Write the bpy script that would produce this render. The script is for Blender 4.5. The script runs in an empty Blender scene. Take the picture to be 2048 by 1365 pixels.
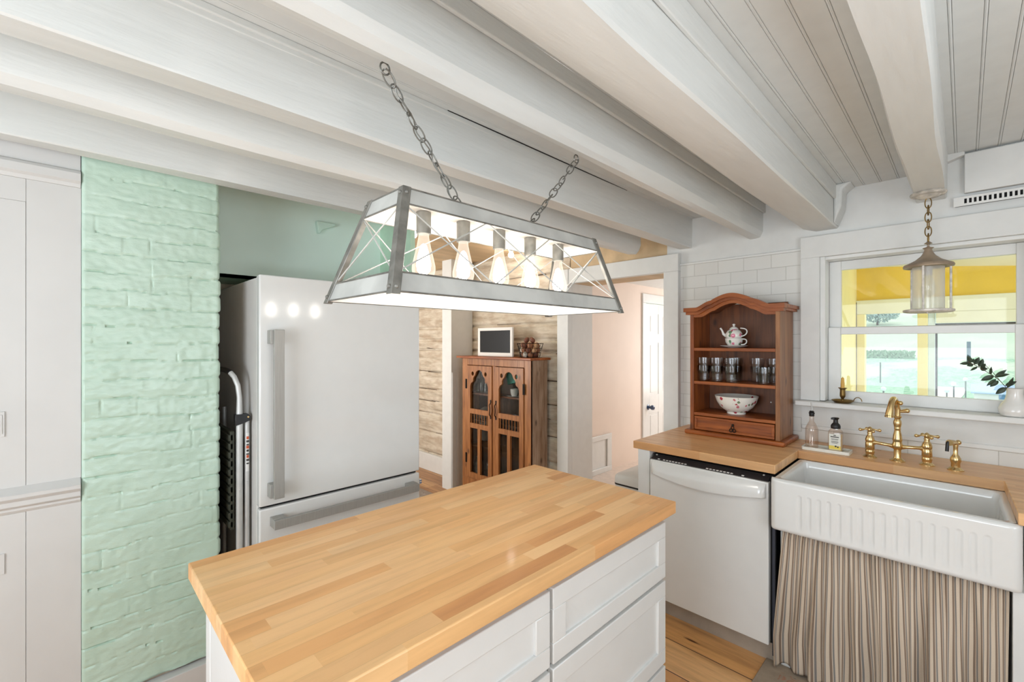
import bpy, bmesh, math, random
from math import pi, sin, cos, radians, floor, sqrt
from mathutils import Vector, noise, geometry
random.seed(7)
D = bpy.data
SC = bpy.context.scene
COL = SC.collection

# ------------------------------------------------------------------ camera, world, lights, exposure
cam = D.cameras.new('camera'); cam_o = D.objects.new('camera', cam); COL.objects.link(cam_o)
cam.sensor_width = 36.0; cam.lens = 895.0 / 2048 * 36.0
cam.shift_y = 2.2 / 2048
cam.clip_start = 0.02; cam.clip_end = 400
cam_o.location = (0, 0, 1.47)
cam_o.rotation_euler = (radians(90), 0, radians(45.3))
SC.camera = cam_o
SC.view_settings.view_transform = 'Standard'
SC.view_settings.look = 'None'
SC.view_settings.exposure = 0.12
SC.view_settings.gamma = 1.0
SC.view_settings.use_curve_mapping = False

world = D.worlds.new('world'); SC.world = world; world.use_nodes = True
bg = world.node_tree.nodes['Background']
bg.inputs[0].default_value = (0.9, 0.95, 1.0, 1); bg.inputs[1].default_value = 1.45

def light(name, kind, loc, rot, power, color=(1, 1, 1), size=1.0, size_y=None, angle=None):
    l = D.lights.new(name, kind); l.energy = power; l.color = color
    if kind == 'AREA':
        l.shape = 'RECTANGLE'; l.size = size; l.size_y = size_y or size
    if kind == 'SUN' and angle: l.angle = angle
    o = D.objects.new(name, l); COL.objects.link(o); o.location = loc; o.rotation_euler = rot
    return o
light('sun', 'SUN', (0, 20, 20), (radians(50), 0, radians(-150)), 1.5, (1.0, 0.96, 0.88), angle=radians(4))
# area lights added as daylight at unseen windows behind and beside the camera
COOL = (0.84, 0.925, 1.0)
light('window_fill_behind', 'AREA', (-0.45, -1.76, 1.35), (radians(90), 0, 0), 27, COOL, 1.6, 1.3)
light('window_fill_side', 'AREA', (1.42, 0.3, 1.35), (radians(90), 0, radians(90)), 7.5, COOL, 1.6, 1.3)
# two more added fill lights, tilted up there to brighten the ceiling
light('ceiling_fill_behind', 'AREA', (-0.45, -1.76, 1.15), (radians(147), 0, 0), 24, COOL, 1.6, 0.9)
light('ceiling_fill_side', 'AREA', (1.42, 0.3, 1.15), (radians(150), 0, radians(90)), 19, COOL, 1.6, 0.9)
light('log_room_fill', 'AREA', (-4.2, 0.62, 1.5), (radians(90), 0, 0), 40, (0.95, 0.95, 0.95), 1.2, 1.2)  # fill light added in the log room; no window is built there
light('porch_fill', 'AREA', (1.75, 3.95, 1.6), (radians(90), 0, radians(90)), 13, (1, 1, 1), 1.2, 1.6)  # fill light added out of view to brighten the porch walls
light('hall_fill', 'AREA', (-1.75, 6.6, 1.4), (radians(-90), 0, 0), 30, (0.93, 0.97, 1.0), 1.0, 1.4)  # added area light, unseen at the far end, brightening the hall

# ------------------------------------------------------------------ material helpers
def s2l(c):
    return tuple(((x / 255) / 12.92 if x / 255 <= 0.04045 else (((x / 255) + 0.055) / 1.055) ** 2.4) for x in c) + (1,)

class NT:
    def __init__(self, name):
        self.m = D.materials.new(name); self.m.use_nodes = True
        self.t = self.m.node_tree; self.t.nodes.clear()
        self.out = self.n('ShaderNodeOutputMaterial')
        self.b = self.n('ShaderNodeBsdfPrincipled'); self.l(self.b.outputs[0], self.out.inputs[0])
    def n(self, kind, **kw):
        x = self.t.nodes.new(kind)
        for k, v in kw.items(): setattr(x, k, v)
        return x
    def l(self, a, b): self.t.links.new(a, b)
    def val(self, sock, v):
        if hasattr(v, 'is_linked'): self.l(v, sock)
        else: sock.default_value = v
    def math(self, op, a, b=None):
        x = self.n('ShaderNodeMath', operation=op); self.val(x.inputs[0], a)
        if b is not None: self.val(x.inputs[1], b)
        return x.outputs[0]
    def coords(self, uv=False):
        return self.n('ShaderNodeTexCoord').outputs['UV' if uv else 'Object']
    def sep(self, v):
        x = self.n('ShaderNodeSeparateXYZ'); self.l(v, x.inputs[0]); return x.outputs
    def comb(self, a, b, c):
        x = self.n('ShaderNodeCombineXYZ')
        for i, s in enumerate((a, b, c)): self.val(x.inputs[i], s)
        return x.outputs[0]
    def mapping(self, v, scale):
        x = self.n('ShaderNodeMapping'); self.l(v, x.inputs[0]); x.inputs['Scale'].default_value = scale; return x.outputs[0]
    def noise(self, v, scale, detail=3, rough=0.5):
        x = self.n('ShaderNodeTexNoise'); self.l(v, x.inputs['Vector']); x.inputs['Scale'].default_value = scale
        x.inputs['Detail'].default_value = detail; x.inputs['Roughness'].default_value = rough; return x.outputs[0]
    def ramp(self, f, stops, mode='LINEAR'):
        x = self.n('ShaderNodeValToRGB'); self.l(f, x.inputs[0]); r = x.color_ramp; r.interpolation = mode
        while len(r.elements) > 1: r.elements.remove(r.elements[-1])
        r.elements[0].position = stops[0][0]; r.elements[0].color = stops[0][1]
        for p, c in stops[1:]:
            e = r.elements.new(p); e.color = c
        return x.outputs[0]
    def mix(self, f, a, b, mode='MIX'):
        x = self.n('ShaderNodeMix', data_type='RGBA', blend_type=mode)
        self.val(x.inputs[0], f); self.val(x.inputs[6], a); self.val(x.inputs[7], b); return x.outputs[2]
    def bump(self, h, strength=0.3, dist=0.002):
        x = self.n('ShaderNodeBump'); x.inputs['Strength'].default_value = strength; x.inputs['Distance'].default_value = dist
        self.l(h, x.inputs['Height']); self.l(x.outputs[0], self.b.inputs['Normal'])
    def set(self, col=None, rough=None, metal=None, coat=None, spec=None):
        if col is not None: self.val(self.b.inputs['Base Color'], col)
        if rough is not None: self.val(self.b.inputs['Roughness'], rough)
        if metal is not None: self.b.inputs['Metallic'].default_value = metal
        if coat is not None: self.b.inputs['Coat Weight'].default_value = coat; self.b.inputs['Coat Roughness'].default_value = 0.1
        if spec is not None: self.b.inputs['Specular IOR Level'].default_value = spec
        return self

def plain(name, rgb, rough=0.5, metal=0.0, coat=0.0, var=0.06, nscale=14, bump=0.0, bscale=40, stretch=(1, 1, 1), spec=None):
    n = NT(name); v = n.mapping(n.coords(), stretch)
    c = s2l(rgb); dark = tuple(x * (1 - var) for x in c[:3]) + (1,); lite = tuple(min(1, x * (1 + var)) for x in c[:3]) + (1,)
    f = n.noise(v, nscale)
    n.set(n.ramp(f, [(0.35, dark), (0.65, lite)]), rough, metal, coat, spec)
    if bump: n.bump(n.noise(v, bscale, 4), bump, 0.003)
    return n.m

def staves(name, u, v, L, W, stops, rough=0.4, grain=0.25, gap=0.04, gapdark=0.35, coat=0.0, knots=False, ring=18, gapend=0.0):
    """boards or butcher block staves running along axis u, width W along axis v"""
    n = NT(name); P = n.coords(); s = n.sep(P)
    vv = n.math('DIVIDE', s[v], W); row = n.math('FLOOR', vv)
    w1 = n.n('ShaderNodeTexWhiteNoise', noise_dimensions='1D'); n.l(row, w1.inputs['W']); r1 = w1.outputs['Value']
    ln = n.math('MULTIPLY_ADD', r1, 0.7); ln.node.inputs[2].default_value = 0.7
    uu = n.math('ADD', n.math('DIVIDE', s[u], n.math('MULTIPLY', ln, L)), n.math('MULTIPLY', r1, 17.3))
    colm = n.math('FLOOR', uu)
    w2 = n.n('ShaderNodeTexWhiteNoise', noise_dimensions='2D'); n.l(n.comb(row, colm, 0.0), w2.inputs['Vector']); rnd = w2.outputs['Value']
    base = n.ramp(rnd, stops)
    sc = [14.0, 14.0, 14.0]; sc[u] = 1.3
    off = n.comb(n.math('MULTIPLY', rnd, 9.0), n.math('MULTIPLY', rnd, 13.0), n.math('MULTIPLY', rnd, 5.0))
    va = n.n('ShaderNodeVectorMath', operation='ADD'); n.l(n.mapping(P, tuple(sc)), va.inputs[0]); n.l(off, va.inputs[1])
    g1 = n.noise(va.outputs[0], 3.0, 5, 0.6); g2 = n.noise(va.outputs[0], 0.9, 2, 0.5)
    c = n.mix(grain, base, n.ramp(g1, [(0.3, s2l((120, 78, 40))), (0.55, (0.85, 0.8, 0.75, 1)), (0.75, (1, 1, 1, 1))]), 'MULTIPLY')
    c = n.mix(grain, c, n.ramp(g2, [(0.35, (0.45, 0.33, 0.24, 1)), (0.5, (1, 1, 1, 1))]), 'MULTIPLY')
    if knots:
        vo = n.n('ShaderNodeTexVoronoi'); sk = [4.4, 4.4, 4.4]; sk[u] = 0.9
        n.l(n.mapping(P, tuple(sk)), vo.inputs['Vector']); vo.inputs['Scale'].default_value = 1.6
        c = n.mix(n.ramp(vo.outputs['Distance'], [(0.03, (1, 1, 1, 1)), (0.07, (0, 0, 0, 1))]), c, s2l((92, 48, 22)))
    fr = n.math('FRACT', vv); edge = n.math('MINIMUM', fr, n.math('SUBTRACT', 1.0, fr))
    gf = n.math('LESS_THAN', edge, gap)
    c = n.mix(n.math('MULTIPLY', gf, gapdark), c, s2l((60, 34, 16)))
    n.set(c, rough, 0, coat); n.bump(g1, 0.08, 0.001)
    return n.m

def glass(name, tint=(1, 1, 1, 1), base=0.06, edge=0.55, rough=0.02):
    n = NT(name); n.t.nodes.remove(n.b)
    tr = n.n('ShaderNodeBsdfTransparent'); tr.inputs[0].default_value = tint
    gl = n.n('ShaderNodeBsdfGlossy'); gl.inputs['Roughness'].default_value = rough
    lw = n.n('ShaderNodeLayerWeight'); lw.inputs[0].default_value = 0.35
    f = n.math('MULTIPLY_ADD', n.math('POWER', lw.outputs['Facing'], 2.5), edge); f.node.inputs[2].default_value = base
    mx = n.n('ShaderNodeMixShader'); n.l(f, mx.inputs[0]); n.l(tr.outputs[0], mx.inputs[1]); n.l(gl.outputs[0], mx.inputs[2])
    n.l(mx.outputs[0], n.out.inputs[0]); return n.m

def emit(name, rgb, strength):
    n = NT(name); n.t.nodes.remove(n.b); e = n.n('ShaderNodeEmission'); e.inputs[0].default_value = rgb; e.inputs[1].default_value = strength
    n.l(e.outputs[0], n.out.inputs[0]); return n.m

M = {}
M['white_wood'] = plain('white_painted_wood', (226, 223, 217), 0.42, var=0.02, bump=0.22, bscale=18, stretch=(1, 1, 1))
M['beam'] = plain('white_painted_beam', (223, 224, 221), 0.5, var=0.025, nscale=5, bump=0.55, bscale=12, stretch=(5, 0.7, 5))
M['ceiling'] = plain('white_beadboard', (221, 223, 221), 0.5, var=0.02, bump=0.1)
M['wall'] = plain('white_wall_paint', (222, 222, 219), 0.45, var=0.02, bump=0.2, bscale=9)
M['trim'] = plain('white_trim_gloss', (228, 228, 225), 0.3, var=0.015, bump=0.12, bscale=14)
M['cream_paint'] = plain('grey_white_cupboard_paint', (211, 209, 206), 0.4, var=0.03, nscale=4, bump=0.2, bscale=10)
M['white_lac'] = plain('white_cabinet_lacquer', (226, 226, 224), 0.35, var=0.01)
M['appliance'] = plain('white_appliance_enamel', (229, 229, 227), 0.12, var=0.008, coat=0.5)
M['appliance_side'] = plain('grey_appliance_side', (222, 220, 216), 0.3, var=0.02)
M['steel'] = plain('brushed_steel', (168, 166, 161), 0.5, 0.35, var=0.05, stretch=(1, 30, 1))
M['alu'] = plain('aluminium', (196, 196, 194), 0.4, 0.35, var=0.06)
M['black'] = plain('black_plastic', (22, 22, 24), 0.4)
M['dark'] = plain('dark_gap', (18, 17, 18), 0.8)
M['greygreen'] = plain('dark_green_ribbed_plastic', (52, 54, 42), 0.6)
M['galv'] = plain('weathered_galvanised_metal', (196, 196, 192), 0.55, 0.25, var=0.14, nscale=9, bump=0.1)
M['galv_dark'] = plain('dark_galvanised_strap', (128, 126, 120), 0.5, 0.45, var=0.25, nscale=25, bump=0.2)
M['lamp_white'] = plain('white_lamp_inside', (240, 238, 232), 0.5, var=0.01)
M['chain'] = plain('grey_chain_metal', (128, 126, 120), 0.4, 0.7, var=0.15)
M['brass'] = plain('polished_brass', (218, 190, 138), 0.22, 1.0, var=0.08)
M['brass_old'] = plain('aged_brass', (138, 112, 66), 0.35, 0.9, var=0.2)
M['iron'] = plain('dark_iron', (44, 36, 30), 0.5, 0.7)
M['ceramic'] = plain('white_ceramic', (236, 234, 230), 0.15, var=0.01, coat=0.4)
M['fireclay'] = plain('white_fireclay', (226, 226, 224), 0.14, var=0.01, coat=0.5)
M['candle'] = plain('yellow_beeswax', (226, 176, 84), 0.5)
M['leaf'] = plain('dark_green_leaf', (52, 66, 50), 0.45, var=0.3)
M['twig'] = plain('brown_twig', (88, 70, 52), 0.7)
M['peach'] = plain('peach_wall_paint', (236, 218, 204), 0.6, var=0.03, nscale=2)
M['mint'] = plain('mint_wall_paint', (232, 250, 240), 0.5, var=0.03, nscale=3)
M['mint_dark'] = plain('mint_green_wall_paint', (204, 236, 210), 0.5, var=0.04)
M['brown_board'] = plain('brown_alcove_board', (196, 180, 158), 0.7, var=0.2)
M['tan_wood'] = plain('tan_ceiling_wood', (206, 178, 140), 0.6, var=0.12, nscale=3, stretch=(3, 0.6, 3), bump=0.2)
M['yellow'] = plain('yellow_porch_paint', (238, 200, 64), 0.6, var=0.08, nscale=3, bump=0.3)
M['yellow_pale'] = plain('pale_yellow_trim_paint', (240, 226, 156), 0.6, var=0.05, nscale=3, bump=0.3)
M['cream'] = plain('cream_porch_paint', (240, 238, 214), 0.6, var=0.04, nscale=3, bump=0.3)
M['blue_white'] = plain('blue_white_window_frame', (214, 228, 232), 0.5)
M['pane'] = glass('window_glass', (0.985, 0.995, 0.99, 1), 0.02, 0.25)
M['tumbler'] = glass('drinking_glass', (0.975, 0.98, 0.985, 1), 0.05, 0.5, 0.03)
def bulb_mat():
    n = NT('glowing_bulb_glass'); n.t.nodes.remove(n.b)
    tr = n.n('ShaderNodeBsdfTransparent'); e = n.n('ShaderNodeEmission'); e.inputs[0].default_value = (1, 0.84, 0.68, 1); e.inputs[1].default_value = 1.5
    lw = n.n('ShaderNodeLayerWeight'); lw.inputs[0].default_value = 0.35
    f = n.math('MULTIPLY_ADD', n.math('POWER', lw.outputs['Facing'], 2.0), 0.45); f.node.inputs[2].default_value = 0.26
    mx = n.n('ShaderNodeMixShader'); n.l(f, mx.inputs[0]); n.l(tr.outputs[0], mx.inputs[1]); n.l(e.outputs[0], mx.inputs[2]); n.l(mx.outputs[0], n.out.inputs[0]); return n.m
M['bulb_glass'] = bulb_mat()
def milky():
    n = NT('hazy_lantern_glass'); n.t.nodes.remove(n.b)
    tr = n.n('ShaderNodeBsdfTransparent'); tl = n.n('ShaderNodeBsdfTranslucent'); tl.inputs[0].default_value = (0.95, 0.96, 0.97, 1); gl = n.n('ShaderNodeBsdfGlossy'); gl.inputs['Roughness'].default_value = 0.1
    df = n.n('ShaderNodeBsdfDiffuse'); df.inputs[0].default_value = (0.95, 0.95, 0.95, 1)
    m0 = n.n('ShaderNodeMixShader'); m0.inputs[0].default_value = 0.5; n.l(tl.outputs[0], m0.inputs[1]); n.l(df.outputs[0], m0.inputs[2])
    lw = n.n('ShaderNodeLayerWeight'); lw.inputs[0].default_value = 0.3
    f = n.math('MULTIPLY_ADD', lw.outputs['Facing'], 0.5); f.node.inputs[2].default_value = 0.35
    m1 = n.n('ShaderNodeMixShader'); n.l(f, m1.inputs[0]); n.l(tr.outputs[0], m1.inputs[1]); n.l(m0.outputs[0], m1.inputs[2])
    m2 = n.n('ShaderNodeMixShader'); m2.inputs[0].default_value = 0.08; n.l(m1.outputs[0], m2.inputs[1]); n.l(gl.outputs[0], m2.inputs[2]); n.l(m2.outputs[0], n.out.inputs[0]); return n.m
M['milky'] = milky()
M['soap_glass'] = glass('pink_ribbed_glass', (0.95, 0.88, 0.83, 1), 0.10, 0.6, 0.08)
M['cabinet_glass'] = glass('cabinet_glass', (0.86, 0.87, 0.87, 1), 0.03, 0.2)
M['lantern_glass'] = glass('lantern_glass', (0.93, 0.96, 0.98, 1), 0.14, 0.7, 0.1)
M['filament'] = emit('bulb_glow', (1.0, 0.94, 0.86, 1), 42)
M['screen'] = plain('black_screen', (22, 21, 22), 0.3, var=0.02, spec=0.2)
M['teal'] = plain('teal_card', (44, 150, 138), 0.5)
M['basket_wicker'] = plain('grey_wicker', (104, 100, 90), 0.8, var=0.3, bump=0.6, bscale=60)
M['aqua'] = plain('pale_aqua_card', (150, 190, 180), 0.5)
M['tray'] = plain('white_tray', (226, 224, 214), 0.3)
M['kick'] = plain('greige_kick', (172, 160, 146), 0.5)
M['trash'] = plain('grey_bin_steel', (216, 215, 212), 0.4, 0.0, var=0.02)
M['blue_knob'] = plain('dark_blue_glass_knob', (18, 52, 92), 0.1, coat=1.0)
M['soap_liquid'] = plain('pale_yellow_soap', (226, 206, 160), 0.3, var=0.03)
M['ink'] = plain('dark_print', (66, 62, 58), 0.6)
M['orange_ink'] = plain('orange_print', (196, 84, 44), 0.6)
M['lemon'] = plain('yellow_print', (232, 206, 92), 0.6)
M['island_top'] = staves('maple_butcher_block', 1, 0, 0.42, 0.0425,
    [(0.0, s2l((214, 150, 92))), (0.12, s2l((234, 178, 118))), (0.5, s2l((240, 190, 130))), (0.8, s2l((246, 204, 150))), (1.0, s2l((230, 170, 108)))], 0.42, 0.18, 0.012, 0.2, 0.05, True)
M['counter'] = staves('birch_butcher_block', 0, 1, 0.36, 0.036,
    [(0.0, s2l((220, 162, 106))), (0.35, s2l((238, 186, 130))), (0.7, s2l((246, 200, 146))), (1.0, s2l((232, 174, 116)))], 0.4, 0.2, 0.012, 0.25, 0.1)
M['floor'] = staves('pine_floor_boards', 0, 1, 2.6, 0.205,
    [(0.0, s2l((214, 152, 92))), (0.5, s2l((228, 170, 108))), (1.0, s2l((236, 186, 126)))], 0.3, 0.35, 0.012, 1.0, 0.25, True)
M['floor_log'] = staves('old_pine_floor_boards', 0, 1, 2.6, 0.16,
    [(0.0, s2l((170, 124, 80))), (0.5, s2l((190, 144, 98))), (1.0, s2l((206, 164, 116)))], 0.45, 0.5, 0.012, 1.0, 0.05, True)

def wood(name, dark, mid, lite, axis=2, rough=0.45, coat=0.1, stretch=22, knots=True):
    n = NT(name); P = n.coords(); sc = [stretch] * 3; sc[axis] = 2.0
    v = n.mapping(P, tuple(sc)); f = n.noise(v, 1.6, 6, 0.6)
    c = n.ramp(f, [(0.28, s2l(dark)), (0.5, s2l(mid)), (0.72, s2l(lite))])
    if knots:
        vo = n.n('ShaderNodeTexVoronoi'); sk = [9.0] * 3; sk[axis] = 4.5
        n.l(n.mapping(P, tuple(sk)), vo.inputs['Vector']); vo.inputs['Scale'].default_value = 1
        c = n.mix(n.ramp(vo.outputs['Distance'], [(0.05, (0.75, 0.75, 0.75, 1)), (0.16, (0, 0, 0, 1))]), c, s2l(tuple(x * 0.5 for x in dark)))
    n.set(c, rough, 0, coat); n.bump(f, 0.15, 0.001); return n.m
M['hutch'] = wood('red_brown_pine_vertical', (96, 46, 16), (142, 74, 28), (166, 94, 40))
M['hutch_x'] = wood('red_brown_pine_horizontal', (104, 48, 14), (150, 78, 26), (174, 98, 40), 0)
M['hutch_dark'] = wood('dark_brown_pine_back', (76, 40, 18), (112, 62, 28), (136, 78, 38))
M['hutch_side'] = wood('worn_brown_pine_side', (110, 66, 34), (144, 94, 54), (166, 116, 74))
M['cab'] = wood('orange_pine_vertical', (122, 72, 34), (162, 104, 56), (186, 126, 74))
M['cab_side'] = wood('weathered_grey_pine', (118, 84, 58), (158, 128, 104), (184, 160, 138), stretch=14)
M['cab_in'] = wood('cabinet_inside_wood', (56, 38, 28), (80, 56, 40), (98, 72, 52), knots=False)

def brick_mat():
    n = NT('mint_painted_brick'); P = n.coords()
    f = n.noise(P, 3.0, 4); g = n.noise(n.mapping(P, (1, 1, 3)), 22, 5, 0.65)
    c = n.ramp(f, [(0.3, s2l((184, 208, 190))), (0.7, s2l((196, 218, 202)))])
    n.set(c, 0.33, 0, 0.2); n.bump(g, 0.45, 0.004); return n.m
M['brick'] = brick_mat()

def log_mat():
    n = NT('whitewashed_logs'); P = n.coords()
    big = n.noise(P, 1.1, 3); st = n.noise(n.mapping(P, (1.0, 4, 7)), 3.0, 5, 0.6); blot = n.noise(n.mapping(P, (1, 1, 2.2)), 7, 4)
    c = n.ramp(st, [(0.30, s2l((168, 152, 132))), (0.5, s2l((208, 196, 176))), (0.7, s2l((224, 214, 198)))])
    c = n.mix(n.ramp(blot, [(0.35, (0.6, 0.6, 0.6, 1)), (0.55, (0, 0, 0, 1))]), c, s2l((176, 152, 128)))
    cr = n.noise(n.mapping(P, (0.7, 2, 11)), 1.9, 4, 0.55)
    c = n.mix(n.ramp(cr, [(0.27, (0.9, 0.9, 0.9, 1)), (0.295, (0, 0, 0, 1))]), c, s2l((92, 74, 58)))
    n.set(c, 0.8); n.bump(st, 0.6, 0.006); return n.m
M['logs'] = log_mat()

def tile_mat():
    n = NT('white_subway_tile'); P = n.coords(); s = n.sep(P)
    br = n.n('ShaderNodeTexBrick'); n.l(n.comb(s[0], s[2], 0.0), br.inputs['Vector'])
    br.inputs['Scale'].default_value = 1; br.inputs['Brick Width'].default_value = 0.152; br.inputs['Row Height'].default_value = 0.0785
    br.inputs['Mortar Size'].default_value = 0.0016; br.inputs['Mortar Smooth'].default_value = 0.4; br.inputs['Bias'].default_value = 0
    br.inputs['Color1'].default_value = s2l((225, 224, 219)); br.inputs['Color2'].default_value = s2l((220, 218, 213)); br.inputs['Mortar'].default_value = s2l((196, 193, 186))
    n.set(br.outputs['Color'], 0.25, 0, 0.3)
    inv = n.math('SUBTRACT', 1.0, br.outputs['Fac']); n.bump(inv, 0.6, 0.002); return n.m
M['tile'] = tile_mat()

def stripe_mat():
    n = NT('striped_linen'); uv = n.sep(n.coords(True)); u = n.math('MULTIPLY', uv[0], 1 / 0.030)
    fr = n.math('FRACT', u)
    c = n.ramp(fr, [(0.0, s2l((224, 207, 186))), (0.36, s2l((150, 130, 114))), (0.62, s2l((224, 207, 186))), (0.70, s2l((148, 144, 140))), (0.90, s2l((224, 207, 186)))], 'CONSTANT')
    w = n.noise(n.mapping(n.coords(True), (700, 420, 1)), 1, 2)
    c = n.mix(0.35, c, n.ramp(w, [(0.3, (0.6, 0.6, 0.6, 1)), (0.7, (1, 1, 1, 1))]), 'MULTIPLY')
    n.set(c, 0.9, spec=0.1); n.bump(w, 0.3, 0.0006); return n.m
M['stripe'] = stripe_mat()

def floral(name, scale, size, cols, base=(240, 238, 230)):
    n = NT(name); P = n.coords(); c = s2l(base)
    prev = c
    for k, (rgb, th, off) in enumerate(cols):
        mp = n.n('ShaderNodeMapping'); n.l(P, mp.inputs[0]); mp.inputs['Location'].default_value = (off, off * 1.7, off * 0.6)
        vo = n.n('ShaderNodeTexVoronoi'); n.l(mp.outputs[0], vo.inputs['Vector']); vo.inputs['Scale'].default_value = scale; vo.inputs['Randomness'].default_value = 0.8
        nz = n.noise(P, scale * 5, 2); d = n.math('ADD', vo.outputs['Distance'], n.math('MULTIPLY', nz, 0.22))
        f = n.ramp(d, [(th, (1, 1, 1, 1)), (th + 0.03, (0, 0, 0, 1))])
        prev = n.mix(f, prev, s2l(rgb))
    n.set(prev, 0.15, 0, 0.5); return n.m
M['floral_bowl'] = floral('floral_bowl_glaze', 19, 0.1, [((120, 140, 110), 0.27, 0.012), ((178, 62, 78), 0.29, 0.0), ((206, 120, 128), 0.25, 0.4)])
M['floral_tea'] = floral('rose_tea_glaze', 21, 0.1, [((110, 140, 110), 0.30, 0.03), ((222, 130, 156), 0.36, 0.0), ((190, 70, 96), 0.23, 0.01)])

def rug_mat(name, base, a, b, x0, x1, y0, y1):
    n = NT(name); P = n.coords(); s = n.sep(P)
    vo = n.n('ShaderNodeTexVoronoi'); n.l(P, vo.inputs['Vector']); vo.inputs['Scale'].default_value = 26
    f2 = n.noise(P, 30, 4, 0.6)
    c = n.ramp(vo.outputs['Distance'], [(0.15, s2l(a)), (0.3, s2l(base)), (0.45, s2l(b)), (0.6, s2l(base))])
    hx = (x1 - x0) / 2; hy = (y1 - y0) / 2
    ex = n.math('SUBTRACT', hx, n.math('ABSOLUTE', s[0])); ey = n.math('SUBTRACT', hy, n.math('ABSOLUTE', s[1])); e = n.math('MINIMUM', ex, ey)
    c = n.mix(n.ramp(n.math('MULTIPLY', e, 8.0), [(0.0, (1, 1, 1, 1)), (0.42, (0, 0, 0, 1)), (0.46, (0.8, 0.8, 0.8, 1)), (0.52, (0, 0, 0, 1))], 'CONSTANT'), c, s2l(base))
    c = n.mix(0.4, c, n.ramp(f2, [(0.3, (0.55, 0.55, 0.55, 1)), (0.7, (1, 1, 1, 1))]), 'MULTIPLY')
    n.set(c, 0.95, spec=0.1); n.bump(f2, 0.5, 0.003); return n.m

def grass_mat():
    n = NT('meadow_grass'); P = n.coords()
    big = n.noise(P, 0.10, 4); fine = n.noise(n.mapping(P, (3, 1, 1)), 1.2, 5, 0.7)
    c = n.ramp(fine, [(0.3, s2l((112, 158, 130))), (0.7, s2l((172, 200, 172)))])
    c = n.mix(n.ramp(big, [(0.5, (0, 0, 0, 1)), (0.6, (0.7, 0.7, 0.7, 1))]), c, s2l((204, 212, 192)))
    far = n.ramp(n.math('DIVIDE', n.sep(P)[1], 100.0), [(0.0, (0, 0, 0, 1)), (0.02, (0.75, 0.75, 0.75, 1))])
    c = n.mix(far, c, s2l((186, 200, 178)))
    n.set(c, 0.9, spec=0.1); return n.m
M['grass'] = grass_mat()

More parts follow.
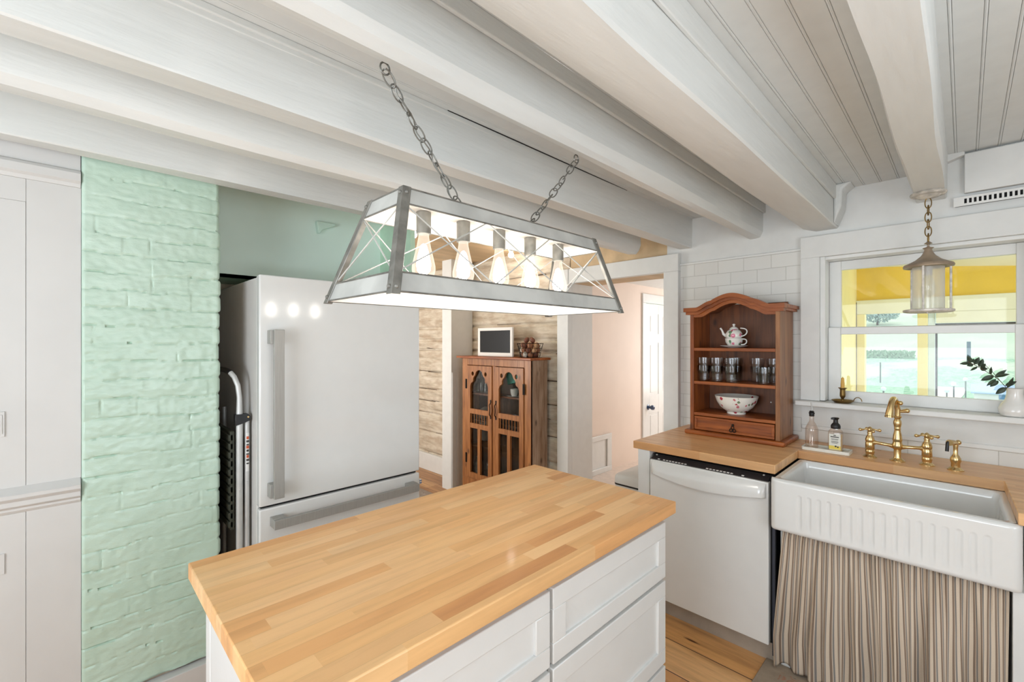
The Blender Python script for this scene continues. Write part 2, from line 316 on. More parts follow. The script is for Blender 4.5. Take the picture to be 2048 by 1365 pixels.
# ------------------------------------------------------------------ mesh builder
class MB:
    def __init__(s): s.v = []; s.f = []; s.m = []; s.uv = {}
    def quadhex(s, p, m=0):
        b = len(s.v); s.v += [tuple(q) for q in p]
        for f in ((0, 3, 2, 1), (4, 5, 6, 7), (0, 1, 5, 4), (1, 2, 6, 5), (2, 3, 7, 6), (3, 0, 4, 7)):
            s.f.append(tuple(b + i for i in f)); s.m.append(m)
        return s
    def box(s, x0, x1, y0, y1, z0, z1, m=0):
        return s.quadhex([(x0, y0, z0), (x1, y0, z0), (x1, y1, z0), (x0, y1, z0), (x0, y0, z1), (x1, y0, z1), (x1, y1, z1), (x0, y1, z1)], m)
    def prism(s, loops, axis, a0, a1, m=0):
        """loops: outer polygon, then holes, as 2D points; axis x:(y,z) y:(x,z) z:(x,y)"""
        if not isinstance(loops[0][0], (tuple, list)): loops = [loops]
        def P(q, a): return {'x': (a, q[0], q[1]), 'y': (q[0], a, q[1]), 'z': (q[0], q[1], a)}[axis]
        tris = geometry.tessellate_polygon([[Vector((q[0], q[1], 0)) for q in lp] for lp in loops])
        flat = [q for lp in loops for q in lp]; b = len(s.v); n = len(flat)
        s.v += [P(q, a0) for q in flat] + [P(q, a1) for q in flat]
        for t in tris:
            s.f.append(tuple(b + i for i in t)); s.m.append(m); s.f.append(tuple(b + n + i for i in reversed(t))); s.m.append(m)
        o = 0
        for lp in loops:
            k = len(lp)
            for i in range(k):
                j = (i + 1) % k; s.f.append((b + o + i, b + o + j, b + n + o + j, b + n + o + i)); s.m.append(m)
            o += k
        return s
    def grid(s, nu, nv, fn, m=0, uv=None, cu=False):
        b = len(s.v)
        for j in range(nv + 1):
            for i in range(nu + (0 if cu else 1)):
                s.v.append(tuple(fn(i / nu, j / nv)))
                if uv: s.uv[len(s.v) - 1] = uv(i / nu, j / nv)
        w = nu if cu else nu + 1
        for j in range(nv):
            for i in range(nu):
                i2 = (i + 1) % w if cu else i + 1
                s.f.append((b + j * w + i, b + j * w + i2, b + (j + 1) * w + i2, b + (j + 1) * w + i)); s.m.append(m)
        return s
    def lathe(s, prof, c=(0, 0, 0), n=24, m=0, axis='z', flute=None):
        b = len(s.v); k = len(prof)
        for r, z in prof:
            for i in range(n):
                a = 2 * pi * i / n; rr = r * (flute(a, z) if flute else 1); p = (rr * cos(a), rr * sin(a), z)
                if axis == 'x': p = (z, rr * cos(a), rr * sin(a))
                if axis == 'y': p = (rr * cos(a), z, rr * sin(a))
                s.v.append((c[0] + p[0], c[1] + p[1], c[2] + p[2]))
        for j in range(k - 1):
            for i in range(n):
                i2 = (i + 1) % n; s.f.append((b + j * n + i, b + j * n + i2, b + (j + 1) * n + i2, b + (j + 1) * n + i)); s.m.append(m)
        for j in (0, k - 1):
            if prof[j][0] > 1e-5: s.f.append(tuple(b + j * n + i for i in (range(n) if j else reversed(range(n))))); s.m.append(m)
        return s
    def tube(s, path, r, n=8, closed=False, m=0):
        P = [Vector(p) for p in path]; k = len(P); b = len(s.v); up = None
        for i, p in enumerate(P):
            if closed: t = (P[(i + 1) % k] - P[i - 1]).normalized()
            else: t = (P[min(i + 1, k - 1)] - P[max(i - 1, 0)]).normalized()
            if up is None:
                up = Vector((0, 0, 1)) if abs(t.z) < 0.9 else Vector((1, 0, 0))
            x = t.cross(up).normalized(); up = x.cross(t).normalized()
            rr = r[i] if isinstance(r, (list, tuple)) else r
            for q in range(n):
                a = 2 * pi * q / n; v = p + x * (rr * cos(a)) + up * (rr * sin(a)); s.v.append(tuple(v))
        for i in range(k if closed else k - 1):
            i2 = (i + 1) % k
            for q in range(n):
                q2 = (q + 1) % n; s.f.append((b + i * n + q, b + i * n + q2, b + i2 * n + q2, b + i2 * n + q)); s.m.append(m)
        if not closed:
            s.f.append(tuple(b + q for q in reversed(range(n)))); s.m.append(m)
            s.f.append(tuple(b + (k - 1) * n + q for q in range(n))); s.m.append(m)
        return s
    def ball(s, c, r, n=12, m=0, sz=1.0):
        return s.lathe([(max(1e-6, r * sin(pi * j / 8)), -r * sz * cos(pi * j / 8)) for j in range(9)], c, n, m)

def wloc(o):
    v = Vector((0, 0, 0))
    while o is not None: v += o.location; o = o.parent
    return v

def build(name, mb, mats, parent=None, bevel=0.0, smooth=False, seg=2, origin=None, flip=False):
    if not isinstance(mats, (list, tuple)): mats = [mats]
    if parent is not None: off = wloc(parent)
    elif origin is not None: off = Vector(origin)
    else:
        xs = [v[0] for v in mb.v]; ys = [v[1] for v in mb.v]; zs = [v[2] for v in mb.v]
        off = Vector(((min(xs) + max(xs)) / 2, (min(ys) + max(ys)) / 2, min(zs)))
    me = D.meshes.new(name)
    me.from_pydata([(v[0] - off.x, v[1] - off.y, v[2] - off.z) for v in mb.v], [], mb.f)
    for k in mats: me.materials.append(M[k] if isinstance(k, str) else k)
    for i, p in enumerate(me.polygons): p.material_index = mb.m[i]
    if mb.uv:
        ul = me.uv_layers.new(name='UVMap')
        for lp in me.loops: ul.data[lp.index].uv = mb.uv.get(lp.vertex_index, (0, 0))
    bm = bmesh.new(); bm.from_mesh(me)
    bmesh.ops.recalc_face_normals(bm, faces=bm.faces)
    if flip: bmesh.ops.reverse_faces(bm, faces=bm.faces)
    bm.to_mesh(me); bm.free()
    if smooth:
        for p in me.polygons: p.use_smooth = True
        me.set_sharp_from_angle(angle=radians(38))
    o = D.objects.new(name, me); COL.objects.link(o)
    if parent is not None: o.parent = parent
    else: o.location = off
    if bevel:
        b = o.modifiers.new('bevel', 'BEVEL'); b.width = bevel; b.segments = seg; b.limit_method = 'ANGLE'; b.angle_limit = radians(40)
        for p in me.polygons: p.use_smooth = True
        me.set_sharp_from_angle(angle=radians(30)); b.harden_normals = False
    return o

def tag(o, label, cat, group=None):
    o['label'] = label; o['category'] = cat
    if group: o['group'] = group
    return o
def thing(name, label, cat, loc, group=None, rz=0.0):
    o = D.objects.new(name, None); COL.objects.link(o); o.location = loc; o.rotation_euler = (0, 0, rz)
    o.empty_display_size = 0.05
    return tag(o, label, cat, group)
def struct(name, mb, mats, parent=None, **kw):
    o = build(name, mb, mats, parent, **kw)
    if parent is None: o['kind'] = 'structure'
    return o
def dup(root, loc, label=None, group=None, rz=None, scale=None):
    r = root.copy(); COL.objects.link(r); r.location = loc
    if rz is not None: r.rotation_euler = (0, 0, rz)
    if scale: r.scale = scale
    if label: r['label'] = label
    if group: r['group'] = group
    for ch in list(root.children):
        c = ch.copy(); COL.objects.link(c); c.parent = r
        for g in list(ch.children):
            d = g.copy(); COL.objects.link(d); d.parent = c
    return r
B = lambda *a, **k: MB().box(*a, **k)
nz = lambda x, y, z: noise.noise(Vector((x, y, z)))

# ------------------------------------------------------------------ floor, ceiling, walls
XW = 1.5; YB = -1.85; YW = 2.95
struct('floor', B(-2.4, XW, YB - 0.1, 2.97, -0.05, 0), 'floor', origin=(0, 0.06, 0))
struct('floor', B(-5.6, -2.4, YB - 0.1, 2.97, -0.05, 0), 'floor_log', origin=(0, 0, 0))
struct('floor', B(-3.2, -1.0, 2.97, 7.2, -0.05, 0), plain('pale_hall_floor', (226, 208, 194), 0.35), origin=(0, 0, 0))

def beadboard(x0, x1, z, y0, y1):
    mb = MB(); pts = []; x = x0; pitch = 0.068
    while x < x1 - 1e-6:
        xe = min(x + pitch, x1)
        pts += [(x, z), (x + 0.001, z + 0.003), (x + 0.002, z), (x + 0.005, z - 0.0012), (x + 0.008, z), (x + 0.009, z + 0.003), (x + 0.010, z)]
        x = xe
    pts.append((x1, z)); pts += [(x1, z + 0.03), (x0, z + 0.03)]
    return MB().prism(pts, 'y', y0, y1)
struct('ceiling', beadboard(-2.14, -0.06, 2.29, YB, YW + 0.02), 'ceiling')
struct('ceiling', beadboard(-0.10, XW, 2.345, YB, YW + 0.02), 'ceiling')
struct('ceiling', B(-5.6, -2.1, YB, 3.0, 2.29, 2.33), 'tan_wood')
struct('ceiling', B(-3.2, -1.0, 3.2, 7.2, 2.19, 2.24), 'wall')

# window wall, built from pieces round the doorway and the window opening
wb = MB()
wb.box(-1.45, -0.555, YW, 3.22, 0, 2.4); wb.box(-0.555, 0.24, YW, 3.22, 0, 1.12); wb.box(-0.555, 0.24, YW, 3.22, 1.936, 2.4)
wb.box(0.24, XW + 0.1, YW, 3.22, 0, 2.4)
struct('wall_back', wb, 'wall')
struct('wall_back', B(-1.40, -0.646, YW - 0.008, YW, 0.9, 1.985), 'tile', origin=(-0.648 - 0.152 * 8, 0, 1.985 - 0.0785 * 20))
struct('wall_back', B(-0.646, XW, YW - 0.008, YW, 0.9, 0.985), 'tile', origin=(-0.50, 0, 0.985 - 0.0785 * 8))
struct('trim_1', B(-1.40, -0.646, YW - 0.014, YW, 1.985, 2.0), 'trim', bevel=0.004)
struct('trim_2', B(-0.646, XW, YW - 0.016, YW, 0.985, 1.008), 'trim', bevel=0.004)
struct('trim_3', B(-0.646, XW, YW - 0.010, YW, 1.008, 1.12), 'wall')
# boxed-in section with the air grille
struct('trim_4', B(0.0, XW, YW - 0.03, YW, 2.155, 2.335), 'wall', bevel=0.003)
struct('trim_5', MB().prism([(-0.085, 2.30), (0.002, 2.33), (0.002, 2.345), (-0.085, 2.345)], 'y', YW - 0.04, YW), 'wall', bevel=0.004)

# log wall behind the doorway and the left room
ROWS = [0.0, 0.20, 0.43, 0.65, 0.79, 0.93, 1.13, 1.38, 1.49, 1.63, 1.86, 2.06, 2.29]
def log_h(x, z):
    k = max(i for i in range(len(ROWS)) if ROWS[i] <= max(z, 0))
    k = min(k, len(ROWS) - 2)
    wob = 0.015 * nz(x * 1.3, k * 3.1, 0.5)
    a, b = ROWS[k] + 0.0, ROWS[k + 1]; t = (z - a) / (b - a); d = min(t, 1 - t) * (b - a)
    h = min(1.0, max(0.0, (d + wob * 0.5) / 0.022)); h = h ** 0.5
    return 0.028 * h + 0.008 * nz(x * 3, z * 9, k) + 0.012 * nz(x * 0.9, k * 5.0, 2)
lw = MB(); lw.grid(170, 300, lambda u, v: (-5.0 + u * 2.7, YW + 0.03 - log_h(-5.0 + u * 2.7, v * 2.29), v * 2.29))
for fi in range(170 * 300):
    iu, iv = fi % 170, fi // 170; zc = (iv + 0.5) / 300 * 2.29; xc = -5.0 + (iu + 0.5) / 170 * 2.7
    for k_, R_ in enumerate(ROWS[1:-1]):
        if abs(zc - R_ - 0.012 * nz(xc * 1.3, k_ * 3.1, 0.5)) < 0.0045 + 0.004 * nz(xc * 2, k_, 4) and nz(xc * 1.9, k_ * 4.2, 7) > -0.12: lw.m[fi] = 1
lw.box(-5.0, -2.3, YW + 0.02, 3.22, 0, 2.29)
struct('wall_back', lw, ['logs', plain('dark_log_gap', (86, 68, 52), 0.9, var=0.3)], smooth=True)  # dark gap faces: dirt colour plus the shade between the logs
lw2 = MB(); lw2.grid(60, 16, lambda u, v: (-2.3 + u * 0.95, YW + 0.02 - log_h(-2.3 + u * 0.95, 2.06 + v * 0.23) * 0.5, 1.955 + v * 0.335)); lw2.box(-2.3, -1.35, YW + 0.015, 3.22, 1.955, 2.29)
struct('wall_back', lw2, 'tan_wood', smooth=True)
struct('baseboard_back', B(-5.0, -3.71, YW - 0.03, YW + 0.01, 0, 0.19), 'wall', bevel=0.004)

# doorway to the hall: jamb, casing and header
d = MB(); d.box(-2.295, -2.28, 2.955, 3.24, 0, 1.955); struct('trim_6', d, 'trim')
struct('trim_7', B(-2.395, -2.28, 2.90, 2.955, 0, 2.068), 'wall', bevel=0.003)
struct('trim_8', B(-2.28, -1.35, 2.905, 2.955, 1.95, 2.068), 'wall', bevel=0.003)
struct('trim_9', B(-1.455, -1.35, 2.905, 2.955, 0, 1.95), 'wall', bevel=0.003)

# stub partition in the log room: white above, grooved boards below
pt = MB(); pt.box(-3.71, -3.56, 2.68, YW - 0.001, 0, 2.29); struct('wall_left', pt, 'wall')
bd = MB(); x = 2.685
bd.box(-3.56, -3.553, 2.685, 2.93, 0.0, 1.17)
for k in range(5): bd.box(-3.553, -3.549, 2.688 + k * 0.05, 2.732 + k * 0.05, 0.0, 1.165)
struct('trim_10', bd, 'wall', bevel=0.001)

# alcove round the refrigerator
struct('wall_left', B(-2.53, -2.5, 0.4, 1.345, 1.785, 2.29), 'mint')
struct('ceiling', B(-2.82, -2.5, 0.4, 1.345, 1.785, 1.80), 'mint_dark')
struct('wall_left', B(-2.86, -2.82, 0.0, 1.40, 0, 2.29), 'brown_board')
struct('wall_left', B(-2.84, -2.16, 1.345, 1.375, 0, 2.29), 'mint_dark')
struct('wall_left', B(-2.82, -2.16, -0.02, 0.025, 0, 2.29), 'brown_board')

# remaining shell
struct('wall_left', B(-2.45, -2.40, YB, -0.01, 0, 2.29), 'wall')
struct('wall_left', B(-5.1, -5.0, YB, 3.0, 0, 2.29), 'wall')
fr = MB(); fr.box(-5.1, -1.25, YB - 0.1, YB, 0, 2.4); fr.box(0.35, XW + 0.1, YB - 0.1, YB, 0, 2.4); fr.box(-1.25, 0.35, YB - 0.1, YB, 0, 0.7); fr.box(-1.25, 0.35, YB - 0.1, YB, 2.0, 2.4)
struct('wall_front', fr, 'wall')
fr = MB(); fr.box(XW, XW + 0.1, YB, -0.5, 0, 2.4); fr.box(XW, XW + 0.1, 1.1, 2.95, 0, 2.4); fr.box(XW, XW + 0.1, -0.5, 1.1, 0, 0.7); fr.box(XW, XW + 0.1, -0.5, 1.1, 2.0, 2.4)
struct('wall_right', fr, 'wall')
struct('wall_front', B(-5.0, -2.86, 0.5, 0.55, 0, 2.29), 'wall')

# hall
struct('wall_left', B(-2.95, -2.88, 3.22, 5.17, 0, 2.2), 'peach')
struct('wall_left', B(-2.95, -2.88, 5.17, 7.2, 1.98, 2.2), 'peach')
struct('wall_back', B(-2.95, -1.0, 7.15, 7.2, 0, 2.2), 'peach')
struct('wall_right', B(-1.10, -1.05, 3.22, 7.2, 0, 2.2), 'peach')
# ------------------------------------------------------------------ exposed ceiling beams
def beam(label, prof, y0, y1, z=0, wob=0.003, seed=0, n=70, x_end=0.0):
    """prof: cross-section points (x, z) ; hewn surface"""
    k = len(prof); mb = MB()
    def fn(u, v):
        i = int(round(u * k)) % k; x, zz = prof[i]; y = y0 + (y1 - y0) * v
        w = wob * (0.35 if zz > 2.27 else 1)
        return (x + w * nz(y * 1.7, i * 0.7, seed) * 2 + x_end * v, y, zz + w * nz(y * 1.3, i * 0.9, seed + 9) * 1.6)
    mb.grid(k, n, fn, cu=True)
    mb.f.append(tuple(range(k))); mb.m.append(0); b = k * n; mb.f.append(tuple(b + i for i in range(k))); mb.m.append(0)
    o = build('ceiling_beam', mb, 'beam', smooth=True); o.data.set_sharp_from_angle(angle=radians(24))
    return tag(o, label, 'beam')
GB = None
beam('white beam nearest the chimney, low over the fridge alcove', [(-2.10, 2.30), (-2.10, 2.10), (-2.037, 2.10), (-2.034, 2.104), (-2.035, 2.30)], YB, 1.78, seed=1)
beam('white beam with a rounded cut end, second from the chimney', [(-1.72, 2.30), (-1.72, 2.13), (-1.70, 2.10), (-1.64, 2.095), (-1.615, 2.115), (-1.605, 2.15), (-1.605, 2.30)], YB, 2.86, seed=2, wob=0.004)
beam('white beam over the lamp, third from the chimney, long crack along its top', [(-1.40, 2.30), (-1.40, 2.11), (-1.39, 2.10), (-1.308, 2.098), (-1.304, 2.104), (-1.305, 2.30)], YB, 2.95, seed=3, x_end=0.03)
beam('white rounded log beam that the lamp chains hang from', [(-0.955, 2.30), (-0.955, 2.16), (-0.94, 2.118), (-0.915, 2.098), (-0.885, 2.093), (-0.862, 2.105), (-0.848, 2.13), (-0.845, 2.30)], YB, 2.95, seed=4, wob=0.005)
beam('wide white beam ending on the window wall left of the window', [(-0.655, 2.30), (-0.655, 2.125), (-0.64, 2.105), (-0.578, 2.084), (-0.482, 2.085), (-0.477, 2.092), (-0.478, 2.30)], YB, 2.95, seed=5, wob=0.003)
beam('white beam holding the glass lantern at its end by the window', [(-0.168, 2.35), (-0.168, 2.158), (-0.162, 2.15), (-0.062, 2.15), (-0.056, 2.157), (-0.055, 2.36)], YB, 2.95, seed=6, wob=0.004)
struct('trim_11', MB().box(-1.304, -1.29, YB, 2.95, 2.255, 2.29).box(-1.304, -1.283, YB, 2.95, 2.27, 2.29), 'beam', bevel=0.003)
struct('trim_12', MB().box(-0.478, -0.466, YB, 2.95, 2.215, 2.29), 'beam', bevel=0.003)
struct('trim_13', MB().box(-0.845, -0.832, YB, 2.95, 2.24, 2.29), 'beam', bevel=0.003)
struct('crack_strip', MB().prism([(-1.2835, 0.95), (-1.2815, 0.95), (-1.279, 1.3), (-1.279, 1.9), (-1.2825, 2.9), (-1.2835, 2.9)], 'z', 2.2875, 2.2905), 'dark')  # dark strip standing in for the shade inside the crack beside the beam
# block where the wide beam meets the wall
struct('trim_15', MB().prism([(-0.478, 2.085), (-0.445, 2.17), (-0.44, 2.26), (-0.40, 2.29), (-0.478, 2.29)], 'y', 2.82, 2.95), 'beam', bevel=0.01)

# ------------------------------------------------------------------ brick chimney
def chimney():
    W0, W1, Z0, Z1, X = 0.03, 0.437, 0.215, 2.285, -2.13
    H = 0.0655; rnd = random.Random(3)
    rows = int((Z1 - Z0) / H) + 2
    joints = [[(rnd.random() * 0.21 - 0.1 + j * 0.205) for j in range(4)] for _ in range(rows)]
    str_ = [[rnd.random() for j in range(4)] for _ in range(rows)]
    shift = [rnd.uniform(-0.004, 0.004) for _ in range(rows)]
    def hgt(y, z):
        zz = z - Z0 + 0.013 * nz(y * 4.5, z * 2.5, 3) + 0.009 * nz(y * 15, z * 9, 8)
        r = int(zz / H); r = max(0, min(rows - 1, r)); t = zz / H - r; d = min(t, 1 - t) * H
        dep = max(0.05, 0.55 + 0.95 * nz(y * 7, r * 2.3, 1))
        h = -0.0078 * dep * max(0, 1 - d / 0.0036) 
        for j, s_ in zip(joints[r], str_[r]):
            dj = abs((y - W0) - j)
            if dj < 0.005 and s_ > 0.66: h -= 0.004 * (1 - dj / 0.005) * max(0, 0.6 + nz(z * 30, j * 9, 2) * 1.2)
        h += 0.0030 * nz(y * 9, z * 18, 4) + 0.0018 * abs(nz(y * 14 + 3 * z, z * 30, 14)) + 0.003 * nz(r * 7.1, floor((y + shift[r] * 20) * 5) * 3.3, 2) + 0.0016 * nz(y * 45, z * 60, 7)
        return h
    mb = MB(); nu, nv = 110, 420
    def fn(u, v):
        z = Z0 + v * (Z1 - Z0); y = W0 + u * (W1 - W0)
        r = int((z - Z0) / H); t = (z - Z0) / H - r
        if u > 0.97: y += shift[min(r, rows - 1)] - 0.005 * (1 - min(1, min(t, 1 - t) * 7))
        rr = 0.010 * max(0, (u - 0.97) / 0.03) ** 2 + 0.008 * max(0, (0.02 - u) / 0.02) ** 2
        return (X + hgt(y, z) - rr, y, z)
    mb.grid(nu, nv, fn)
    mb.box(-2.75, X - 0.018, W0 + 0.004, W1 - 0.008, 0.0, 2.285, 1)
    o = build('brick_chimney', mb, ['brick', 'brown_board'], smooth=True)
    return tag(o, 'mint green painted brick chimney between the cupboard and the fridge alcove', 'chimney')
chimney()
struct('baseboard_left', B(-2.146, -2.10, 0.03, 0.437, 0, 0.205), 'cream_paint', bevel=0.003)

# ------------------------------------------------------------------ built-in cupboard at the left
t = thing('built_in_cupboard', 'tall grey-white built-in cupboard left of the mint chimney', 'cupboard', (-2.3, -0.8, 0))
build('carcass', MB().box(-2.39, -2.152, -1.80, 0.026, 0, 2.28), 'cream_paint', t)
build('face_frame', MB().box(-2.152, -2.1405, -0.0992, 0.0295, 0.985, 2.0).box(-2.152, -2.1405, -1.8, -0.0998, 1.9256, 2.0).box(-2.152, -2.1405, -0.0992, 0.0295, 0.0, 0.925), 'cream_paint', t, bevel=0.0007)
dr = build('door', MB().box(-2.15, -2.140, -0.80, -0.10, 0.99, 1.925), 'cream_paint', t, bevel=0.0007)
build('hinge', MB().box(-2.14, -2.136, -0.165, -0.145, 1.17, 1.25).box(-2.136, -2.1345, -0.16, -0.15, 1.18, 1.24), 'cream_paint', dr, bevel=0.001)
dr = build('door', MB().box(-2.15, -2.140, -0.80, -0.10, 0.10, 0.92), 'cream_paint', t, bevel=0.0007)
build('hinge', MB().box(-2.14, -2.136, -0.165, -0.145, 0.735, 0.80), 'cream_paint', dr, bevel=0.001)
led = MB(); led.prism([(-2.15, 1.012), (-2.112, 0.985), (-2.112, 0.972), (-2.122, 0.962), (-2.122, 0.945), (-2.132, 0.938), (-2.132, 0.93), (-2.140, 0.920), (-2.15, 0.918)], 'y', -1.8, 0.0285)
build('chair_rail', led, 'cream_paint', t, bevel=0.0015)
build('crown', MB().prism([(-2.15, 2.0), (-2.138, 2.0), (-2.134, 2.012), (-2.124, 2.02), (-2.124, 2.045), (-2.13, 2.055), (-2.142, 2.06), (-2.142, 2.28), (-2.15, 2.28)], 'y', -1.8, 0.0285), 'cream_paint', t, bevel=0.002)

# ------------------------------------------------------------------ refrigerator
t = thing('refrigerator', 'white refrigerator with bottom freezer drawer and steel bar handles', 'refrigerator', (-2.35, 0.92, 0))
build('body', B(-2.70, -2.045, 0.548, 1.297, 0.02, 1.738), 'appliance_side', t, bevel=0.006)
dr = build('door', B(-2.04, -2.0, 0.545, 1.300, 0.800, 1.745), 'appliance', t, bevel=0.006, seg=3)
h = MB(); h.box(-1.957, -1.94, 0.584, 0.622, 0.838, 1.520); h.box(-1.9995, -1.9575, 0.574, 0.620, 0.84, 0.895); h.box(-1.9995, -1.9575, 0.574, 0.620, 1.463, 1.518)
build('handle', h, 'steel', dr, bevel=0.0015)
fz = build('freezer_drawer', B(-2.04, -2.0, 0.545, 1.300, 0.10, 0.789), 'appliance', t, bevel=0.006, seg=3)
h = MB(); h.box(-1.957, -1.94, 0.585, 1.262, 0.715, 0.752); h.box(-1.9995, -1.9575, 0.584, 0.635, 0.717, 0.754); h.box(-1.9995, -1.9575, 1.212, 1.262, 0.717, 0.754)
build('handle', h, 'steel', fz, bevel=0.0015)
build('seal', MB().box(-2.045, -2.04, 0.555, 1.29, 0.80, 1.735).box(-2.045, -2.04, 0.555, 1.29, 0.11, 0.78).box(-2.04, -2.02, 0.556, 1.289, 0.7885, 0.801), 'dark', t)
build('kick_plate', B(-2.05, -2.02, 0.56, 1.285, 0.02, 0.095), 'appliance_side', t)
rc = MB(); rc.box(-2.06, -2.012, 1.3005, 1.312, 0.735, 0.765)
o = build('remote_control', MB().box(-2.055, -2.005, 1.3015, 1.318, 0.724, 0.752), 'ceramic', bevel=0.006, origin=(-2.03, 1.31, 0.724)); tag(o, 'small white remote clipped to the right side of the refrigerator', 'remote')
kb = MB()
for i in range(3):
    for j in range(2): kb.box(-2.0055, -2.0035, 1.304 + i * 0.0045, 1.307 + i * 0.0045, 0.730 + j * 0.011, 0.736 + j * 0.011)
build('button', kb, plain('blue_button', (110, 128, 170), 0.5), o)

# ------------------------------------------------------------------ step ladder
t = thing('step_ladder', 'folded aluminium step ladder with black hinges between chimney and fridge', 'ladder', (-2.3, 0.5, 0))
xf = -2.115
build('rail', MB().tube([(xf, 0.502, 0.0), (xf, 0.502, 1.17), (xf, 0.502, 1.24), (xf - 0.003, 0.497, 1.29), (xf - 0.015, 0.487, 1.325), (xf - 0.035, 0.478, 1.342)], [0.0125] * 2 + [0.010] * 4, 14), 'alu', t, smooth=True)
build('hoop', MB().tube([(xf - 0.035, 0.478, 1.342), (xf - 0.08, 0.470, 1.352), (xf - 0.30, 0.468, 1.352), (xf - 0.37, 0.47, 1.335), (xf - 0.385, 0.475, 1.28), (xf - 0.385, 0.478, 1.1)], 0.0115, 12), 'black', t, smooth=True)
build('rail', MB().tube([(xf - 0.385, 0.478, 0.0), (xf - 0.385, 0.478, 1.1)], 0.0125, 12), 'alu', t, smooth=True)
build('rear_rail', MB().tube([(xf, 0.530, 0.0), (xf, 0.530, 1.16)], 0.009, 12), 'alu', t, smooth=True)
build('rear_rail', MB().tube([(xf - 0.385, 0.53, 0.0), (xf - 0.385, 0.53, 1.16)], 0.009, 12), 'alu', t, smooth=True)
hb = build('hinge_bracket', MB().prism([(0.484, 1.125), (0.505, 1.13), (0.540, 1.143), (0.540, 1.160), (0.530, 1.172), (0.484, 1.172)], 'x', xf - 0.014, xf + 0.0145), 'black', t, bevel=0.002)
build('rivet', MB().lathe([(0.004, 0), (0.004, 0.002), (0.002, 0.003)], (xf + 0.0145, 0.531, 1.158), 10, axis='x'), 'brass', hb)
st = MB()
for k in range(11):
    z = 0.70 + k * 0.036; st.box(xf - 0.365, xf - 0.02, 0.468, 0.484, z, z + 0.026)
st.box(xf - 0.365, xf - 0.02, 0.474, 0.490, 0.69, 1.10)
build('step', st, 'greygreen', t, bevel=0.002)
for z in (0.86, 0.40):
    build('rivet', MB().lathe([(0.004, 0), (0.004, 0.001), (0.002, 0.003)], (xf + 0.0125, 0.502, z), 10, axis='x'), 'alu', t)
    build('rivet', MB().lathe([(0.004, 0), (0.004, 0.001), (0.002, 0.003)], (xf + 0.009, 0.530, z + 0.03), 10, axis='x'), 'alu', t)
lb = MB(); lb.grid(4, 1, lambda u, v: (xf + 0.0094 * cos((u - .5) * 1.6), 0.530 + 0.0094 * sin((u - .5) * 1.6), 0.93 + v * 0.16))
build('label_strip', lb, 'trash', t)
ink = MB(); 
for k in range(9):
    z = 0.96 + k * 0.013; ink.grid(3, 1, lambda u, v, z=z, k=k: (xf + 0.0098 * cos((u - .45) * (1.0 + 0.2 * (k % 2))), 0.530 + 0.0098 * sin((u - .45) * (1.0 + 0.2 * (k % 2))), z + v * (0.006 + 0.003 * (k % 3))), k % 3 == 2)
build('printing', ink, ['ink', 'orange_ink'], t)

# ------------------------------------------------------------------ kitchen island
t = thing('kitchen_island', 'white shaker island base with deep drawers', 'island', (-1.03, 0.85, 0))
build('body', MB().box(-1.335, -0.745, 0.25, 1.462, 0.0, 0.88), 'white_lac', t, bevel=0.002)
def shaker(mb_, x, y0, y1, z0, z1, rail, ax='x', dep=0.018, thick=0.02):
    """door or drawer front in plane x, frame with recessed centre; outer face at x"""
    def bx(a0, a1, b0, b1, d0, d1):
        if ax == 'x': mb_.box(x - d1, x - d0, a0, a1, b0, b1)
        else: mb_.box(a0, a1, x + d0, x + d1, b0, b1)
    bx(y0, y1, z0, z0 + rail, 0, thick); bx(y0, y1, z1 - rail, z1, 0, thick)
    bx(y0, y0 + rail, z0 + rail, z1 - rail, 0, thick); bx(y1 - rail, y1, z0 + rail, z1 - rail, 0, thick)
    bx(y0 + rail - 0.002, y1 - rail + 0.002, z0 + rail - 0.002, z1 - rail + 0.002, dep * 0.45, thick)
    return mb_
for (a, b) in ((0.255, 0.848), (0.860, 1.458)):
    for (z0, z1) in ((0.662, 0.852), (0.368, 0.650), (0.07, 0.356)):
        build('drawer', shaker(MB(), -0.722, a, b, z0, z1, 0.052), 'white_lac', t, bevel=0.0025)
ip = MB()
ip.box(-1.335, -1.29, 0.243, 0.25, 0.0, 0.878).box(-1.2885, -0.745, 0.244, 0.25, 0.0, 0.878)
build('end_panel', ip, 'white_lac', t, bevel=0.003)
tp = build('island_countertop', B(-1.357, -0.698, 0.21, 1.486, 0.8805, 0.921), 'island_top', bevel=0.003, origin=(-1.357, 0.21, 0.88))
tag(tp, 'light maple butcher block top lying on the white island', 'countertop')

# ------------------------------------------------------------------ dishwasher run
t = thing('cabinet_end_panel', 'white filler panel left of the dishwasher', 'cabinet panel', (-1.24, 2.5, 0))
build('panel', MB().box(-1.272, -1.203, 2.242, 2.94, 0.0, 0.88), 'white_lac', t, bevel=0.002)
t = thing('dishwasher', 'white dishwasher with curved handle under the short countertop', 'dishwasher', (-0.9, 2.5, 0))
build('body', MB().box(-1.195, -0.612, 2.272, 2.85, 0.10, 0.862), 'dark', t)
dd = MB().box(-1.196, -0.618, 2.232, 2.268, 0.105, 0.838)
dwd = build('door', dd, 'appliance', t, bevel=0.005, seg=3)
def hf(u, v):
    x = -1.182 + u * 0.552; s_ = sin(pi * u); prof = [(0.0, 0.832), (0.006, 0.826), (0.016 + 0.012 * s_, 0.806), (0.020 + 0.016 * s_, 0.785 - 0.012 * s_), (0.020 + 0.014 * s_, 0.770 - 0.028 * s_), (0.008, 0.764 - 0.030 * s_), (0.0, 0.766 - 0.03 * s_)]
    d_, z = prof[int(round(v * 6))]; e = 0.4 if (u < 0.001 or u > 0.999) else 1
    return (x, 2.2325 - d_ * e, z)
build('handle', MB().grid(40, 6, hf), 'appliance', dwd, smooth=True)
